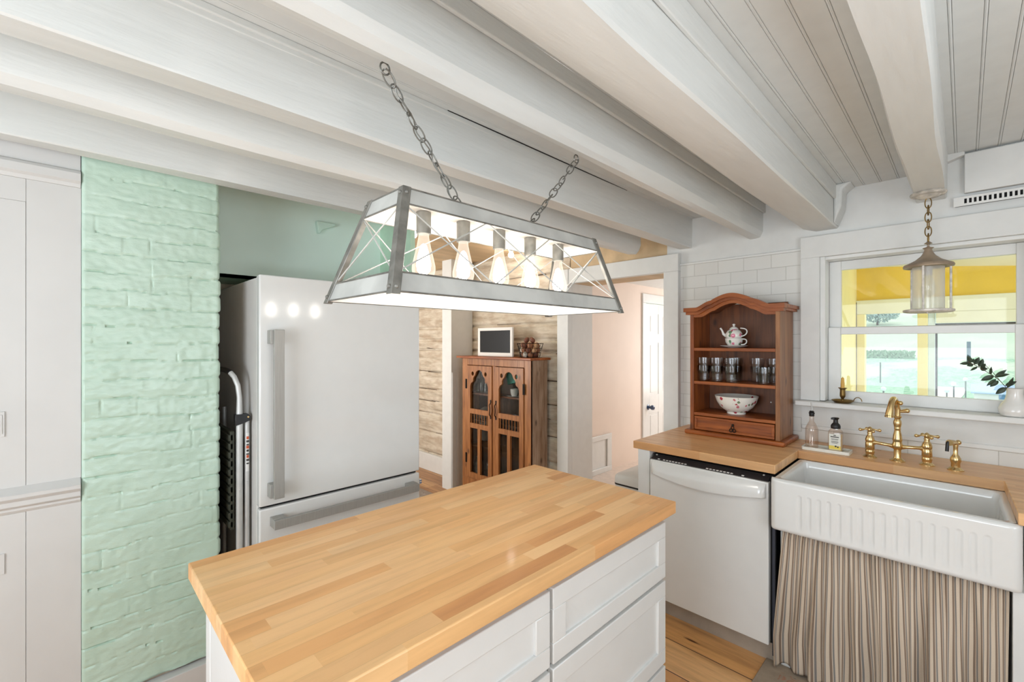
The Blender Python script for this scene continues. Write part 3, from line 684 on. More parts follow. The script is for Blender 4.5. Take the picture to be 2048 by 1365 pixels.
cp = build('control_strip', MB().quadhex([(-1.19, 2.240, 0.8385), (-0.622, 2.240, 0.8385), (-0.622, 2.272, 0.8385), (-1.19, 2.272, 0.8385), (-1.19, 2.240, 0.8415), (-0.622, 2.240, 0.8415), (-0.622, 2.270, 0.859), (-1.19, 2.270, 0.859)]), plain('dark_steel', (74, 72, 74), 0.35, 0.6), t)
for x in [-1.155] + [-1.125 + k * 0.0165 for k in range(8)] + [-0.90 + k * 0.0165 for k in range(8)] + [-0.735]:
    mk = MB().quadhex([(x, 2.2405, 0.8422), (x + 0.011, 2.2405, 0.8422), (x + 0.011, 2.246, 0.8452), (x, 2.246, 0.8452), (x, 2.240, 0.8432), (x + 0.011, 2.240, 0.8432), (x + 0.011, 2.2455, 0.8462), (x, 2.2455, 0.8462)])
    build('button_label', mk, 'ceramic', cp)
for x in (-1.17, -0.645): build('mounting_screw', MB().lathe([(0.005, 0), (0.005, 0.004), (0.002, 0.006)], (x, 2.262, 0.8585), 10), 'alu', t)
build('kick_plate', MB().box(-1.2, -0.61, 2.30, 2.32, 0.0, 0.10), 'kick', t)
sp = MB().box(-0.607, -0.6, 2.262, 2.272, 0.1, 0.86)
build('side_bracket', MB().box(-0.611, -0.600, 2.262, 2.28, 0.05, 0.84), plain('dark_blue_steel', (58, 62, 74), 0.5), t)
ct = build('countertop', B(-1.297, -0.592, 2.233, 2.94, 0.8805, 0.921), 'counter', bevel=0.003, origin=(-1.297, 2.233, 0.88))
tag(ct, 'short butcher block countertop over the dishwasher', 'countertop')
lg = MB(); lg.prism([(-0.5915, 2.62), (0.112, 2.62), (0.122, 2.17), (1.45, 2.17), (1.45, 2.94), (-0.5915, 2.94)], 'z', 0.8805, 0.921)
ct = build('countertop', lg, 'counter', bevel=0.002, origin=(-0.5915, 2.62, 0.88)); tag(ct, 'butcher block ledge behind the white sink, wider at its right', 'countertop')

# trash can
t = thing('trash_can', 'grey steel trash can with domed lid left of the dishwasher', 'trash can', (-1.42, 2.53, 0))
def rbox(x0, x1, y0, y1, r, n=5):
    pts = []
    for cx, cy, a0 in ((x1 - r, y1 - r, 0), (x0 + r, y1 - r, 90), (x0 + r, y0 + r, 180), (x1 - r, y0 + r, 270)):
        for k in range(n + 1):
            a = radians(a0 + 90 * k / n); pts.append((cx + r * cos(a), cy + r * sin(a)))
    return pts
build('body', MB().prism(rbox(-1.525, -1.315, 2.39, 2.70, 0.03), 'z', 0, 0.595), 'trash', t, smooth=True)
build('rim', MB().prism(rbox(-1.527, -1.313, 2.388, 2.702, 0.03), 'z', 0.595, 0.605), 'black', t)
lid = MB(); lid.grid(24, 5, lambda u, v: (lambda q, s_: (-1.42 + (q[0] + 1.42) * s_, 2.545 + (q[1] - 2.545) * s_, [0.605, 0.635, 0.648, 0.657, 0.664, 0.667][int(round(v * 5))]))(rbox(-1.527, -1.313, 2.388, 2.702, 0.03)[int(round(u * 24)) % 24], [1, 1, 0.97, 0.90, 0.5, 0.01][int(round(v * 5))]), cu=True)
build('lid', lid, 'trash', t, smooth=True)

# ------------------------------------------------------------------ sink base, sink, skirt
t = thing('sink_base_cabinet', 'white open cabinet frame carrying the farmhouse sink', 'cabinet', (-0.2, 2.55, 0))
build('side_panel', MB().box(-0.588, -0.548, 2.30, 2.92, 0.0, 0.654), 'white_lac', t, bevel=0.002)
build('side_panel', MB().box(0.112, 0.175, 2.20, 2.92, 0.0085, 0.654), 'white_lac', t, bevel=0.002)
build('back_panel', MB().box(-0.548, 0.112, 2.89, 2.92, 0.0, 0.654), 'white_lac', t)
build('curtain_rail', MB().tube([(-0.548, 2.31, 0.63), (0.112, 2.31, 0.63)], 0.005, 8), 'chain', t)
t = thing('base_cabinet', 'white base cabinet at the right edge beyond the sink', 'cabinet', (0.8, 2.5, 0))
build('body', MB().box(0.19, 1.45, 2.30, 2.93, 0.0, 0.879), 'white_lac', t, bevel=0.002)
t = thing('farmhouse_sink', 'white fireclay farmhouse sink with fluted apron front', 'sink', (-0.22, 2.35, 0.69))
SX0, SX1, SY0, SY1, SZ0, SZ1 = -0.596, 0.134, 2.165, 2.635, 0.655, 0.8795
def corner(d, r): return 0 if d >= r else r - sqrt(max(0, r * r - (r - d) ** 2))
NF = 17; fx0, fx1 = -0.485, 0.055
def apron(u, v):
    x = SX0 + u * (SX1 - SX0); z = SZ0 + v * (SZ1 - SZ0)
    y = SY0 + corner(min(x - SX0, SX1 - x), 0.028) + corner(SZ1 - z, 0.014) + corner(z - SZ0, 0.02)
    p = (x - fx0) / (fx1 - fx0) * (NF - 1); k = round(p)
    if 0 <= k <= NF - 1:
        dx = abs(p - k) * (fx1 - fx0) / (NF - 1); w = 0.0085
        top = 0.828; zz = z - top
        dd_ = sqrt(dx * dx + max(0, zz + w) ** 2) if zz > -w else dx
        if dd_ < w and z > SZ0 + 0.025: y += 0.0028 * min(1, (z - SZ0 - 0.025) / 0.03) * sqrt(max(0, 1 - (dd_ / w) ** 2))
    return (x, y, z)
sk = MB(); sk.grid(284, 52, apron)
sk.box(SX0 + 0.004, SX1 - 0.004, SY0 + 0.030, SY0 + 0.042, SZ0 + 0.004, SZ1 - 0.004)
def rim(u, v):   # rim top and bowl inside, as nested rounded rectangles
    ring = [(0.030, SZ1 - 0.012), (0.014, SZ1), (0.030, SZ1), (0.036, SZ1 - 0.006), (0.040, SZ1 - 0.03), (0.048, SZ0 + 0.05), (0.075, SZ0 + 0.025), (0.20, SZ0 + 0.02)]
    off, z = ring[int(round(v * 7))]
    if v == 0: off = 0.014
    q = rbox(SX0 + off, SX1 - off, SY0 + off, SY1 - off, 0.02, 5)[int(round(u * 24)) % 24]
    return (q[0], q[1], z)
sk.grid(24, 7, rim, cu=True)
sk.box(SX0 + 0.012, SX0 + 0.03, SY0 + 0.03, SY1 - 0.012, SZ0 + 0.002, SZ1 - 0.012); sk.box(SX1 - 0.03, SX1 - 0.012, SY0 + 0.03, SY1 - 0.012, SZ0 + 0.002, SZ1 - 0.012)
sk.box(SX0 + 0.03, SX1 - 0.03, SY1 - 0.03, SY1 - 0.012, SZ0 + 0.002, SZ1 - 0.012); sk.box(SX0 + 0.006, SX1 - 0.006, SY0 + 0.042, SY1 - 0.012, SZ0 + 0.002, SZ0 + 0.012)
build('basin', sk, 'fireclay', t, smooth=True)

def skirt(x0, x1, xb0, xb1, ph, ybase, label):
    mb = MB(); nu, nv = 200, 34; us = [0.0]
    def pos(u, v):
        t_ = v; top = 0.642; z = top - t_ * (top - 0.011)
        xa = x0 + (x1 - x0) * u; xb = xb0 + (xb1 - xb0) * u; e = min(1, t_ * 1.3)
        x = xa + (xb - xa) * e
        amp = 0.004 + 0.022 * min(1, t_ * 1.5)
        w = u * (x1 - x0)
        f = sin(2 * pi * w / 0.060 + ph + 3.2 * nz(u * 4, t_ * 0.8, ph)) * (0.6 + 0.5 * nz(u * 9, 3, ph)) + 0.6 * sin(2 * pi * w / 0.125 + ph * 2 + t_)
        g = sin(2 * pi * w / 0.018 + 4 * nz(u * 20, 0, ph)) * 0.0045 * max(0, 1 - t_ * 3.2)
        y = ybase + 0.035 * t_ - amp * f - g
        x += 0.006 * t_ * sin(2 * pi * w / 0.048 + ph + 1.2)
        if t_ < 0.06: y += 0.006 * (1 - t_ / 0.06); z += 0.003 * sin(w * 300 + ph)
        if v > 0.99: z += 0.012 * (0.5 + 0.5 * nz(u * 5, 1, ph)) 
        return (x, y, z)
    mb.grid(nu, nv, pos, uv=lambda u, v: (u * (x1 - x0) * 1.75 + 0.004 * nz(u * 8, v * 3, 5), v * 0.65))
    o = build('sink_curtain', mb, 'stripe', smooth=True)
    sm = o.modifiers.new('thickness', 'SOLIDIFY'); sm.thickness = 0.0012; sm.offset = 0
    return tag(o, label, 'curtain')
skirt(-0.562, -0.238, -0.606, -0.220, 0.4, 2.235, 'left striped linen curtain panel under the sink')
skirt(-0.242, 0.106, -0.232, 0.106, 2.1, 2.222, 'right striped linen curtain panel under the sink')
rm = rug_mat('kitchen_rug', (168, 152, 134), (92, 84, 84), (176, 128, 106), -0.60, 0.5, 1.2, 2.24)
o = build('rug', B(-0.645, 0.5, 1.25, 2.298, 0.0005, 0.008), rm, bevel=0.003, origin=(-0.0725, 1.774, 0)); tag(o, 'worn beige patterned rug on the floor before the sink', 'rug')
rm2 = rug_mat('log_room_rug', (150, 138, 128), (104, 94, 90), (170, 160, 150), -4.7, -2.9, 1.5, 2.5)
o = build('rug', B(-4.7, -2.9, 1.5, 2.50, 0.0005, 0.008), rm2, bevel=0.003, origin=(-3.8, 2.0, 0)); tag(o, 'grey patterned rug on the log room floor seen past the refrigerator', 'rug')

# ------------------------------------------------------------------ faucet
CZ = 0.921
t = thing('bridge_faucet', 'polished brass bridge faucet with two cross handles', 'faucet', (-0.217, 2.72, CZ))
def flange(c, r=0.03): return MB().lathe([(r, 0), (r, 0.003), (r * 0.85, 0.006), (r * 0.55, 0.012), (r * 0.5, 0.018)], c, 24)
def post(x):
    m_ = MB().lathe([(0.027, 0), (0.027, 0.003), (0.024, 0.006), (0.0165, 0.013), (0.016, 0.018), (0.018, 0.022), (0.018, 0.035), (0.0165, 0.037), (0.018, 0.039), (0.018, 0.070), (0.0165, 0.073), (0.018, 0.076), (0.0185, 0.084), (0.016, 0.096), (0.011, 0.104), (0.0095, 0.110), (0.011, 0.116), (0.0095, 0.121)], (x, 2.72, CZ), 24)
    o = build('post', m_, 'brass', t, smooth=True)
    hm = MB(); z = CZ + 0.131; hm.lathe([(0.0075, -0.012), (0.010, -0.006), (0.012, 0.0), (0.010, 0.006), (0.006, 0.011), (0.001, 0.014)], (x, 2.72, z), 16)
    for k in range(4):
        a = radians(25 + 90 * k); pts = [(x + cos(a) * r, 2.72 + sin(a) * r, z + 0.002 + dz) for r, dz in ((0.004, 0), (0.014, 0.0), (0.022, -0.002), (0.030, -0.004), (0.036, -0.004))]
        hm.tube(pts, [0.005, 0.0035, 0.0032, 0.005, 0.0062], 10); hm.ball((pts[-1][0] + cos(a) * 0.002, pts[-1][1] + sin(a) * 0.002, pts[-1][2]), 0.0075, 10)
    build('cross_handle', hm, 'brass', t, smooth=True)
post(-0.317); post(-0.117)
cm = MB().lathe([(0.029, 0), (0.029, 0.003), (0.026, 0.006), (0.015, 0.014), (0.0135, 0.020), (0.0135, 0.052), (0.017, 0.056), (0.021, 0.066), (0.021, 0.074), (0.017, 0.086), (0.0165, 0.092), (0.0185, 0.096), (0.0175, 0.104), (0.0155, 0.120), (0.0125, 0.135), (0.0115, 0.145), (0.013, 0.149), (0.0115, 0.152), (0.0135, 0.162), (0.0155, 0.172), (0.0145, 0.184), (0.0105, 0.194), (0.0125, 0.198), (0.0155, 0.202), (0.0155, 0.207), (0.009, 0.211)], (-0.217, 2.72, CZ), 24)
build('column', cm, 'brass', t, smooth=True)
br = MB().tube([(-0.317, 2.72, CZ + 0.072), (-0.300, 2.72, CZ + 0.072), (-0.292, 2.72, CZ + 0.072), (-0.250, 2.72, CZ + 0.069), (-0.238, 2.72, CZ + 0.067), (-0.217, 2.72, CZ + 0.066), (-0.196, 2.72, CZ + 0.067), (-0.184, 2.72, CZ + 0.069), (-0.142, 2.72, CZ + 0.072), (-0.134, 2.72, CZ + 0.072), (-0.117, 2.72, CZ + 0.072)], [0.012, 0.012, 0.0075, 0.0075, 0.010, 0.014, 0.010, 0.0075, 0.0075, 0.012, 0.012], 14)
build('bridge', br, 'brass', t, smooth=True)
sx, sy, sz = -0.217, 2.72, CZ + 0.208
pts = [(sx, sy, sz)] + [(sx - 0.018 * k / 12, sy - 0.05 + 0.05 * cos(pi * k / 12) - 0.0, sz + 0.030 + 0.052 * sin(pi * k / 12)) for k in range(13)] + [(sx - 0.020, sy - 0.102, sz + 0.012)]
build('spout', MB().tube(pts, [0.0115] + [0.0115] * 11 + [0.0125, 0.014, 0.0155], 16).lathe([(0.0165, 0), (0.0165, 0.008)], (sx - 0.020, sy - 0.102, sz + 0.004), 16), 'brass', t, smooth=True)
build('swivel_knob', MB().tube([(sx + 0.004, sy, sz + 0.02), (sx + 0.030, sy, sz + 0.026)], [0.006, 0.009], 12).ball((sx + 0.034, sy, sz + 0.027), 0.010).ball((sx + 0.012, sy - 0.02, sz + 0.062), 0.010), 'brass', t, smooth=True)

t = thing('side_sprayer', 'brass side sprayer with black thumb lever right of the faucet', 'sprayer', (-0.026, 2.70, CZ))
build('body', MB().lathe([(0.027, 0), (0.027, 0.003), (0.023, 0.007), (0.015, 0.014), (0.0145, 0.030), (0.018, 0.040), (0.0175, 0.052), (0.012, 0.062), (0.008, 0.070), (0.008, 0.095), (0.010, 0.110), (0.0085, 0.118)], (-0.026, 2.70, CZ), 20), 'brass', t, smooth=True)
build('nozzle', MB().tube([(-0.026, 2.70, CZ + 0.116), (-0.033, 2.685, CZ + 0.120), (-0.044, 2.66, CZ + 0.121)], [0.010, 0.011, 0.013], 14).ball((-0.018, 2.712, CZ + 0.118), 0.0105), 'brass', t, smooth=True)
build('lever', MB().tube([(-0.045, 2.668, CZ + 0.128), (-0.050, 2.664, CZ + 0.118), (-0.052, 2.663, CZ + 0.083)], [0.005, 0.0065, 0.0065], 10), 'black', t, smooth=True)

# ------------------------------------------------------------------ soap tray and bottles
o = build('soap_tray', MB().prism(rbox(-0.588, -0.388, 2.665, 2.765, 0.012), 'z', CZ + 0.0005, CZ + 0.006).prism([rbox(-0.588, -0.388, 2.665, 2.765, 0.012), rbox(-0.581, -0.395, 2.672, 2.758, 0.008)], 'z', CZ + 0.006, CZ + 0.016), 'tray', bevel=0.0015)
tag(o, 'long white ceramic tray holding two bottles on the ledge', 'tray')
TZ = CZ + 0.0065
t = thing('pour_bottle', 'clear ribbed glass bottle with black stopper and steel pourer', 'bottle', (-0.553, 2.722, TZ))
build('glass_body', MB().lathe([(0.0262, 0), (0.028, 0.004), (0.028, 0.088), (0.027, 0.10), (0.018, 0.122), (0.0105, 0.135), (0.0095, 0.158), (0.0115, 0.160), (0.0115, 0.166)], (-0.553, 2.722, TZ), 40, flute=lambda a, z: 1 + (0.02 * cos(20 * a) if 0.004 < z < 0.095 else 0)), 'soap_glass', t, smooth=True)
build('stopper', MB().lathe([(0.010, 0), (0.012, 0.004), (0.0115, 0.012), (0.0135, 0.014), (0.0135, 0.018), (0.010, 0.021), (0.012, 0.025), (0.006, 0.029)], (-0.553, 2.722, TZ + 0.160), 18), 'black', t, smooth=True)
build('pour_spout', MB().tube([(-0.553, 2.722, TZ + 0.187), (-0.553, 2.722, TZ + 0.205), (-0.555, 2.719, TZ + 0.232)], [0.004, 0.0032, 0.0022], 10), 'alu', t, smooth=True)
t = thing('soap_dispenser', 'square clear hand soap bottle with black pump top and printed label', 'soap bottle', (-0.450, 2.712, TZ))
cx, cy = -0.450, 2.712
def sqb(h0, h1, w, d_, r): return rbox(cx - w, cx + w, cy - d_, cy + d_, r)
def sb(u, v):
    w, d_, r, z = [(0.026, 0.021, 0.008, 0), (0.029, 0.024, 0.010, 0.003), (0.029, 0.024, 0.010, 0.092), (0.026, 0.021, 0.010, 0.102), (0.020, 0.018, 0.010, 0.108), (0.019, 0.018, 0.010, 0.114)][int(round(v * 5))]
    q = rbox(cx - w, cx + w, cy - d_, cy + d_, r)[int(round(u * 24)) % 24]; return (q[0], q[1], TZ + z)
build('glass_body', MB().grid(24, 5, sb, cu=True), 'soap_glass', t, smooth=True)
build('soap', MB().prism(rbox(cx - 0.0265, cx + 0.0265, cy - 0.0215, cy + 0.0215, 0.009), 'z', TZ + 0.002, TZ + 0.082), 'soap_liquid', t)
pp = MB().lathe([(0.019, 0), (0.0205, 0.004), (0.0205, 0.014), (0.017, 0.022), (0.011, 0.028), (0.010, 0.034), (0.010, 0.045), (0.013, 0.048), (0.015, 0.053), (0.012, 0.055)], (cx, cy, TZ + 0.112), 22)
pp.box(cx - 0.016, cx - 0.002, cy - 0.022, cy + 0.004, TZ + 0.158, TZ + 0.166)
build('pump', pp, 'black', t, smooth=True)
lb = build('paper_label', MB().box(cx - 0.0235, cx + 0.0235, cy - 0.0248, cy - 0.0242, TZ + 0.010, TZ + 0.088), 'tray', t)
ik = MB(); yl = cy - 0.0252
for z, w, hh, m_ in ((0.079, 0.005, 0.004, 0), (0.071, 0.017, 0.0045, 0), (0.062, 0.015, 0.002, 0), (0.058, 0.013, 0.0015, 0), (0.050, 0.014, 0.002, 0), (0.046, 0.015, 0.0015, 0), (0.042, 0.012, 0.0015, 0), (0.012, 0.0235, 0.018, 1)):
    ik.box(cx - w, cx + w, yl, cy - 0.0248, TZ + z, TZ + z + hh, m_)
ik.ball((cx + 0.004, cy - 0.0252, TZ + 0.028), 0.004, 8, 0); ik.ball((cx + 0.013, cy - 0.0252, TZ + 0.025), 0.0035, 8, 0)
build('printing', ik, ['ink', 'lemon'], lb)

# ------------------------------------------------------------------ kitchen window
wf = MB()
struct('trim_16', MB().box(-0.646, -0.556, 2.915, YW - 0.0005, 1.1475, 1.936).box(-0.646, 0.5, 2.915, YW - 0.0005, 1.936, 2.053), 'wall', bevel=0.002)
struct('trim_17', MB().box(0.24, 0.34, 2.915, YW - 0.0005, 1.1475, 1.9355), 'wall', bevel=0.002)
win = MB(); win.box(-0.556, -0.532, 2.925, 3.20, 1.15, 1.936); win.box(0.215, 0.24, 2.925, 3.20, 1.15, 1.936); win.box(-0.556, 0.24, 2.935, 3.20, 1.918, 1.936)
win.box(-0.54, -0.534, 2.95, 3.0, 1.15, 1.92)
wo = struct('window_1', win, 'trim', bevel=0.002)
build('sash', shaker_ if False else MB().box(-0.5315, -0.478, 3.03, 3.06, 1.515, 1.917).box(0.165, 0.2145, 3.03, 3.06, 1.515, 1.917).box(-0.478, 0.165, 3.03, 3.06, 1.868, 1.917).box(-0.478, 0.165, 3.03, 3.06, 1.515, 1.553), 'trim', wo, bevel=0.002)
build('sash', MB().box(-0.5315, -0.475, 2.995, 3.025, 1.147, 1.550).box(0.160, 0.2145, 2.995, 3.025, 1.147, 1.550).box(-0.475, 0.160, 2.995, 3.025, 1.147, 1.205).box(-0.475, 0.160, 2.995, 3.025, 1.512, 1.550), 'trim', wo, bevel=0.002)
build('pane', MB().box(-0.478, 0.165, 3.043, 3.046, 1.553, 1.868), 'pane', wo)
build('pane', MB().box(-0.475, 0.160, 3.008, 3.011, 1.205, 1.512), 'pane', wo)
struct('trim_18', MB().box(-0.665, XW, 2.872, 2.95, 1.118, 1.1465).box(-0.555, 0.24, 2.95, 3.2, 1.1205, 1.1465), 'trim', bevel=0.005)

# air grille
t = thing('air_grille', 'white slotted air grille on the wall right of the lantern', 'air vent', (0.3, 2.93, 2.09))
gr = MB(); gr.prism([[(-0.035, 2.098), (0.70, 2.098), (0.70, 2.140), (-0.035, 2.140)]] + [[(x, 2.108), (x + 0.0085, 2.108), (x + 0.0085, 2.130), (x, 2.130)] for x in [k * 0.0155 for k in range(44)]], 'y', 2.925, 2.932)
build('faceplate', gr, 'trim', t)
build('duct', MB().box(-0.03, 0.695, 2.935, 2.949, 2.1, 2.138), 'dark', t)

# ------------------------------------------------------------------ sill things
SZ = 1.1465
t = thing('candle_holder', 'small aged brass chamberstick with dish on the window sill', 'candle holder', (-0.455, 2.925, SZ))
c = (-0.455, 2.925, SZ)
build('dish', MB().lathe([(0.030, 0.0), (0.034, 0.002), (0.046, 0.010), (0.050, 0.014), (0.049, 0.0155), (0.044, 0.012), (0.030, 0.004), (0.001, 0.004)], c, 28), 'brass_old', t, smooth=True)
build('stem', MB().lathe([(0.009, 0.004), (0.006, 0.010), (0.0045, 0.018), (0.007, 0.026), (0.0125, 0.034), (0.013, 0.045), (0.012, 0.066), (0.013, 0.073), (0.020, 0.079), (0.020, 0.081), (0.009, 0.079)], c, 20), 'brass_old', t, smooth=True)
build('handle', MB().tube([(c[0] + 0.048 + 0.017 - 0.017 * cos(pi * k / 10), c[1] - 0.004, SZ + 0.014 + 0.020 * sin(pi * k / 10)) for k in range(11)], 0.002, 8), 'brass_old', t, smooth=True)
o = build('candle', MB().lathe([(0.009, 0.0), (0.0088, 0.02), (0.0065, 0.052), (0.005, 0.055)], (-0.455, 2.925, SZ + 0.0795), 14), 'candle', smooth=True); tag(o, 'short yellow beeswax candle standing in the brass holder', 'candle')
build('wick', MB().tube([(-0.455, 2.925, SZ + 0.134), (-0.455, 2.926, SZ + 0.141)], 0.0008, 6), 'ink', o)

o = build('vase', MB().lathe([(0.036, 0), (0.043, 0.004), (0.049, 0.018), (0.049, 0.034), (0.041, 0.052), (0.031, 0.066), (0.027, 0.082), (0.025, 0.100), (0.0265, 0.122), (0.0245, 0.122), (0.022, 0.10), (0.02, 0.06)], (0.155, 2.923, SZ), 28, flute=lambda a, z: 1 + 0.05 * sin(a * 2 + z * 30)), 'ceramic', smooth=True)
tag(o, 'white lumpy ceramic vase at the right end of the window sill', 'vase')
t = thing('leafy_branch', 'dark green leafy branch leaning out of the white vase', 'branch', (0.150, 2.92, SZ + 0.06))
stem = [(0.152, 2.925, 1.21), (0.135, 2.915, 1.262), (0.112, 2.905, 1.298), (0.088, 2.90, 1.323), (0.062, 2.895, 1.345), (0.035, 2.89, 1.366), (0.008, 2.887, 1.384)]
stem2 = [(0.112, 2.905, 1.298), (0.09, 2.91, 1.335), (0.07, 2.915, 1.362), (0.05, 2.917, 1.385)]
build('stem', MB().tube(stem, 0.0014, 6).tube(stem2, 0.0011, 6), 'twig', t)
def leaf(base, tip, wid, bend=0.2, roll=0.0):
    b = Vector(base); tt = Vector(tip); d_ = tt - b; L = d_.length; d_.normalize(); side = d_.cross(Vector((sin(roll), 1, cos(roll) * 0.4))).normalized(); nor = side.cross(d_).normalized()
    mb = MB()
    def fn(u, v):
        w = wid * (sin(pi * min(1, v ** 0.8)) ** 0.8) * (u - 0.5)
        return b + d_ * (L * v) + side * w + nor * (abs(u - 0.5) * 0.3 * wid - bend * L * v * v * 0.5)
    return mb.grid(4, 8, fn)
ends = [((0.020, 1.374), (-0.016, 1.372)), ((0.020, 1.376), (0.012, 1.410)), ((0.030, 1.370), (0.048, 1.402)), ((0.040, 1.362), (0.020, 1.340)), ((0.028, 1.372), (0.008, 1.362)), ((0.045, 1.36), (0.060, 1.395)),
        ((0.050, 1.352), (0.068, 1.375)), ((0.05, 1.35), (0.074, 1.352)), ((0.092, 1.32), (0.052, 1.298)), ((0.085, 1.325), (0.082, 1.362)), ((0.095, 1.318), (0.138, 1.332)), ((0.098, 1.312), (0.128, 1.350)), ((0.100, 1.306), (0.068, 1.276)), ((0.106, 1.30), (0.080, 1.272)),
        ((0.128, 1.272), (0.098, 1.240)), ((0.130, 1.27), (0.152, 1.318)), ((0.125, 1.28), (0.160, 1.300)), ((0.022, 1.38), (0.03, 1.395))]
for k, (a, b_) in enumerate(ends):
    ya = 2.892 + a[0] * 0.12
    build('leaf', leaf((a[0], ya, a[1]), (b_[0], ya - 0.012 + 0.008 * (k % 3), b_[1]), 0.016 + 0.003 * (k % 3), 0.25, k * 0.5), 'leaf', t, smooth=True)

# ------------------------------------------------------------------ chains
def chain_mesh(p0, p1, n, ln, wd, wire, sag=0.0, twist=0.5):
    mb = MB(); a = Vector(p0); b = Vector(p1); d_ = (b - a).normalized(); ref = Vector((0, 0, 1)) if abs(d_.z) < 0.95 else Vector((0, 1, 0))
    s1 = d_.cross(ref).normalized(); s2 = s1.cross(d_).normalized()
    for k in range(n):
        f = (k + 0.5) / n; c = a.lerp(b, f) + Vector((0, 0, -sag * 4 * f * (1 - f)))
        ang = k * pi / 2 + twist * sin(k * 1.7); s_ = s1 * cos(ang) + s2 * sin(ang)
        pts = []
        for q in range(16):
            th = 2 * pi * q / 16; cx_, sy_ = cos(th), sin(th)
            pts.append(c + d_ * (ln / 2 * cx_) + s_ * (wd / 2 * (abs(sy_) ** 0.8) * (1 if sy_ >= 0 else -1)))
        mb.tube(pts, wire, 7, closed=True)
    return mb

# ------------------------------------------------------------------ island lamp
LB = dict(x0=-1.12, x1=-0.798, y0=0.455, y1=1.305, z=1.572); LT = dict(x0=-1.04, x1=-0.876, y0=0.528, y1=1.262, z=1.815)
def lc(i, z, out=0.0):
    f = (z - LB['z']) / (LT['z'] - LB['z']); L = {k: LB[k] + (LT[k] - LB[k]) * f for k in ('x0', 'x1', 'y0', 'y1')}
    return [(L['x0'] - out, L['y0'] - out, z), (L['x1'] + out, L['y0'] - out, z), (L['x1'] + out, L['y1'] + out, z), (L['x0'] - out, L['y1'] + out, z)][i]
t = thing('pendant_lamp', 'long trapezoid galvanised metal pendant lamp with five bulbs above the island', 'pendant lamp', (-0.96, 0.885, 1.572))
def band(z0, z1):
    mo, mi = MB(), MB()
    for i in range(4):
        j = (i + 1) % 4
        mo.quadhex([lc(i, z0), lc(j, z0), lc(j, z0, -0.0015), lc(i, z0, -0.0015), lc(i, z1), lc(j, z1), lc(j, z1, -0.0015), lc(i, z1, -0.0015)])
        mi.quadhex([lc(i, z0, -0.0016), lc(j, z0, -0.0016), lc(j, z0, -0.003), lc(i, z0, -0.003), lc(i, z1, -0.0016), lc(j, z1, -0.0016), lc(j, z1, -0.003), lc(i, z1, -0.003)])
        for zz in (z0, z1):
            p_, q_ = Vector(lc(i, zz)), Vector(lc(j, zz)); mo.tube([p_, q_], 0.0022, 6, m=1)
    o = build('band', mo, ['galv', 'galv_dark'], t); build('inner_face', mi, 'lamp_white', o)
band(1.572, 1.614); band(1.775, 1.815)
tpz = 1.812
build('top_plate', MB().quadhex([lc(i, tpz - 0.001, -0.0035) for i in range(4)] + [lc(i, tpz + 0.001, -0.0035) for i in range(4)]), 'lamp_white', t)
build('socket_bar', MB().box(-0.982, -0.934, 0.57, 1.22, 1.797, 1.8095), 'lamp_white', t, bevel=0.001)
for i in range(4):
    W = 0.020; mo = MB()
    for di in (1, -1):
        j = (i + di) % 4
        def along(z, w, out):
            p_ = Vector(lc(i, z, out)); q_ = Vector(lc(j, z, out)); d_ = (q_ - p_).normalized(); return p_ + d_ * w
        z0, z1 = 1.566, 1.819
        mo.quadhex([along(z0, 0, 0.003), along(z0, W, 0.003), along(z0, W, 0.0005), along(z0, 0, 0.0005), along(z1, 0, 0.003), along(z1, W, 0.003), along(z1, W, 0.0005), along(z1, 0, 0.0005)])
    cp_ = build('corner_strap', mo, 'galv_dark', t, bevel=0.0008)
    for di in (1, -1):
        j = (i + di) % 4
        for z in (1.582, 1.803):
            bt = MB()
            p_ = Vector(lc(i, z, 0.004)); q_ = Vector(lc(j, z, 0.004)); p2 = p_ + (q_ - p_).normalized() * 0.011; bt.ball(p2, 0.0048, 8)
            build('bolt', bt, 'galv_dark', cp_, smooth=True)
def pt_on(i, f, z):
    j = (i + 1) % 4; p_ = Vector(lc(i, z, -0.002)); q_ = Vector(lc(j, z, -0.002)); return p_.lerp(q_, f)
wr = []
for i in range(4):
    n_ = 3 if i in (1, 3) else 1; mo = MB()
    for k in range(n_):
        a0 = k / n_ + 0.02 / n_; a1 = (k + 1) / n_ - 0.02 / n_
        mo.tube([pt_on(i, a0, 1.775), pt_on(i, a1, 1.614)], 0.0018, 7); mo.tube([pt_on(i, a0, 1.614) + Vector((0.0, 0, 0)), pt_on(i, a1, 1.775)], 0.0018, 7)
    build('cross_wire', mo, 'galv', t)
for y in (0.635, 0.762, 0.895, 1.028, 1.165):
    s_ = build('socket', MB().lathe([(0.0185, 0.0), (0.0185, 0.054), (0.015, 0.056)], (-0.958, y, 1.742), 24), 'galv_dark', t, smooth=True)
    bb = build('bulb', MB().lathe([(0.0125, 0.0), (0.0135, -0.012), (0.018, -0.035), (0.0245, -0.062), (0.029, -0.082), (0.0295, -0.092), (0.027, -0.103), (0.020, -0.112), (0.010, -0.117), (0.001, -0.118)], (-0.958, y, 1.744), 28), 'bulb_glass', t, smooth=True)
    build('glowing_filament', MB().lathe([(0.002, -0.026), (0.008, -0.032), (0.0145, -0.055), (0.0185, -0.078), (0.0165, -0.094), (0.008, -0.103), (0.001, -0.105)], (-0.958, y, 1.744), 16), 'filament', bb, smooth=True)
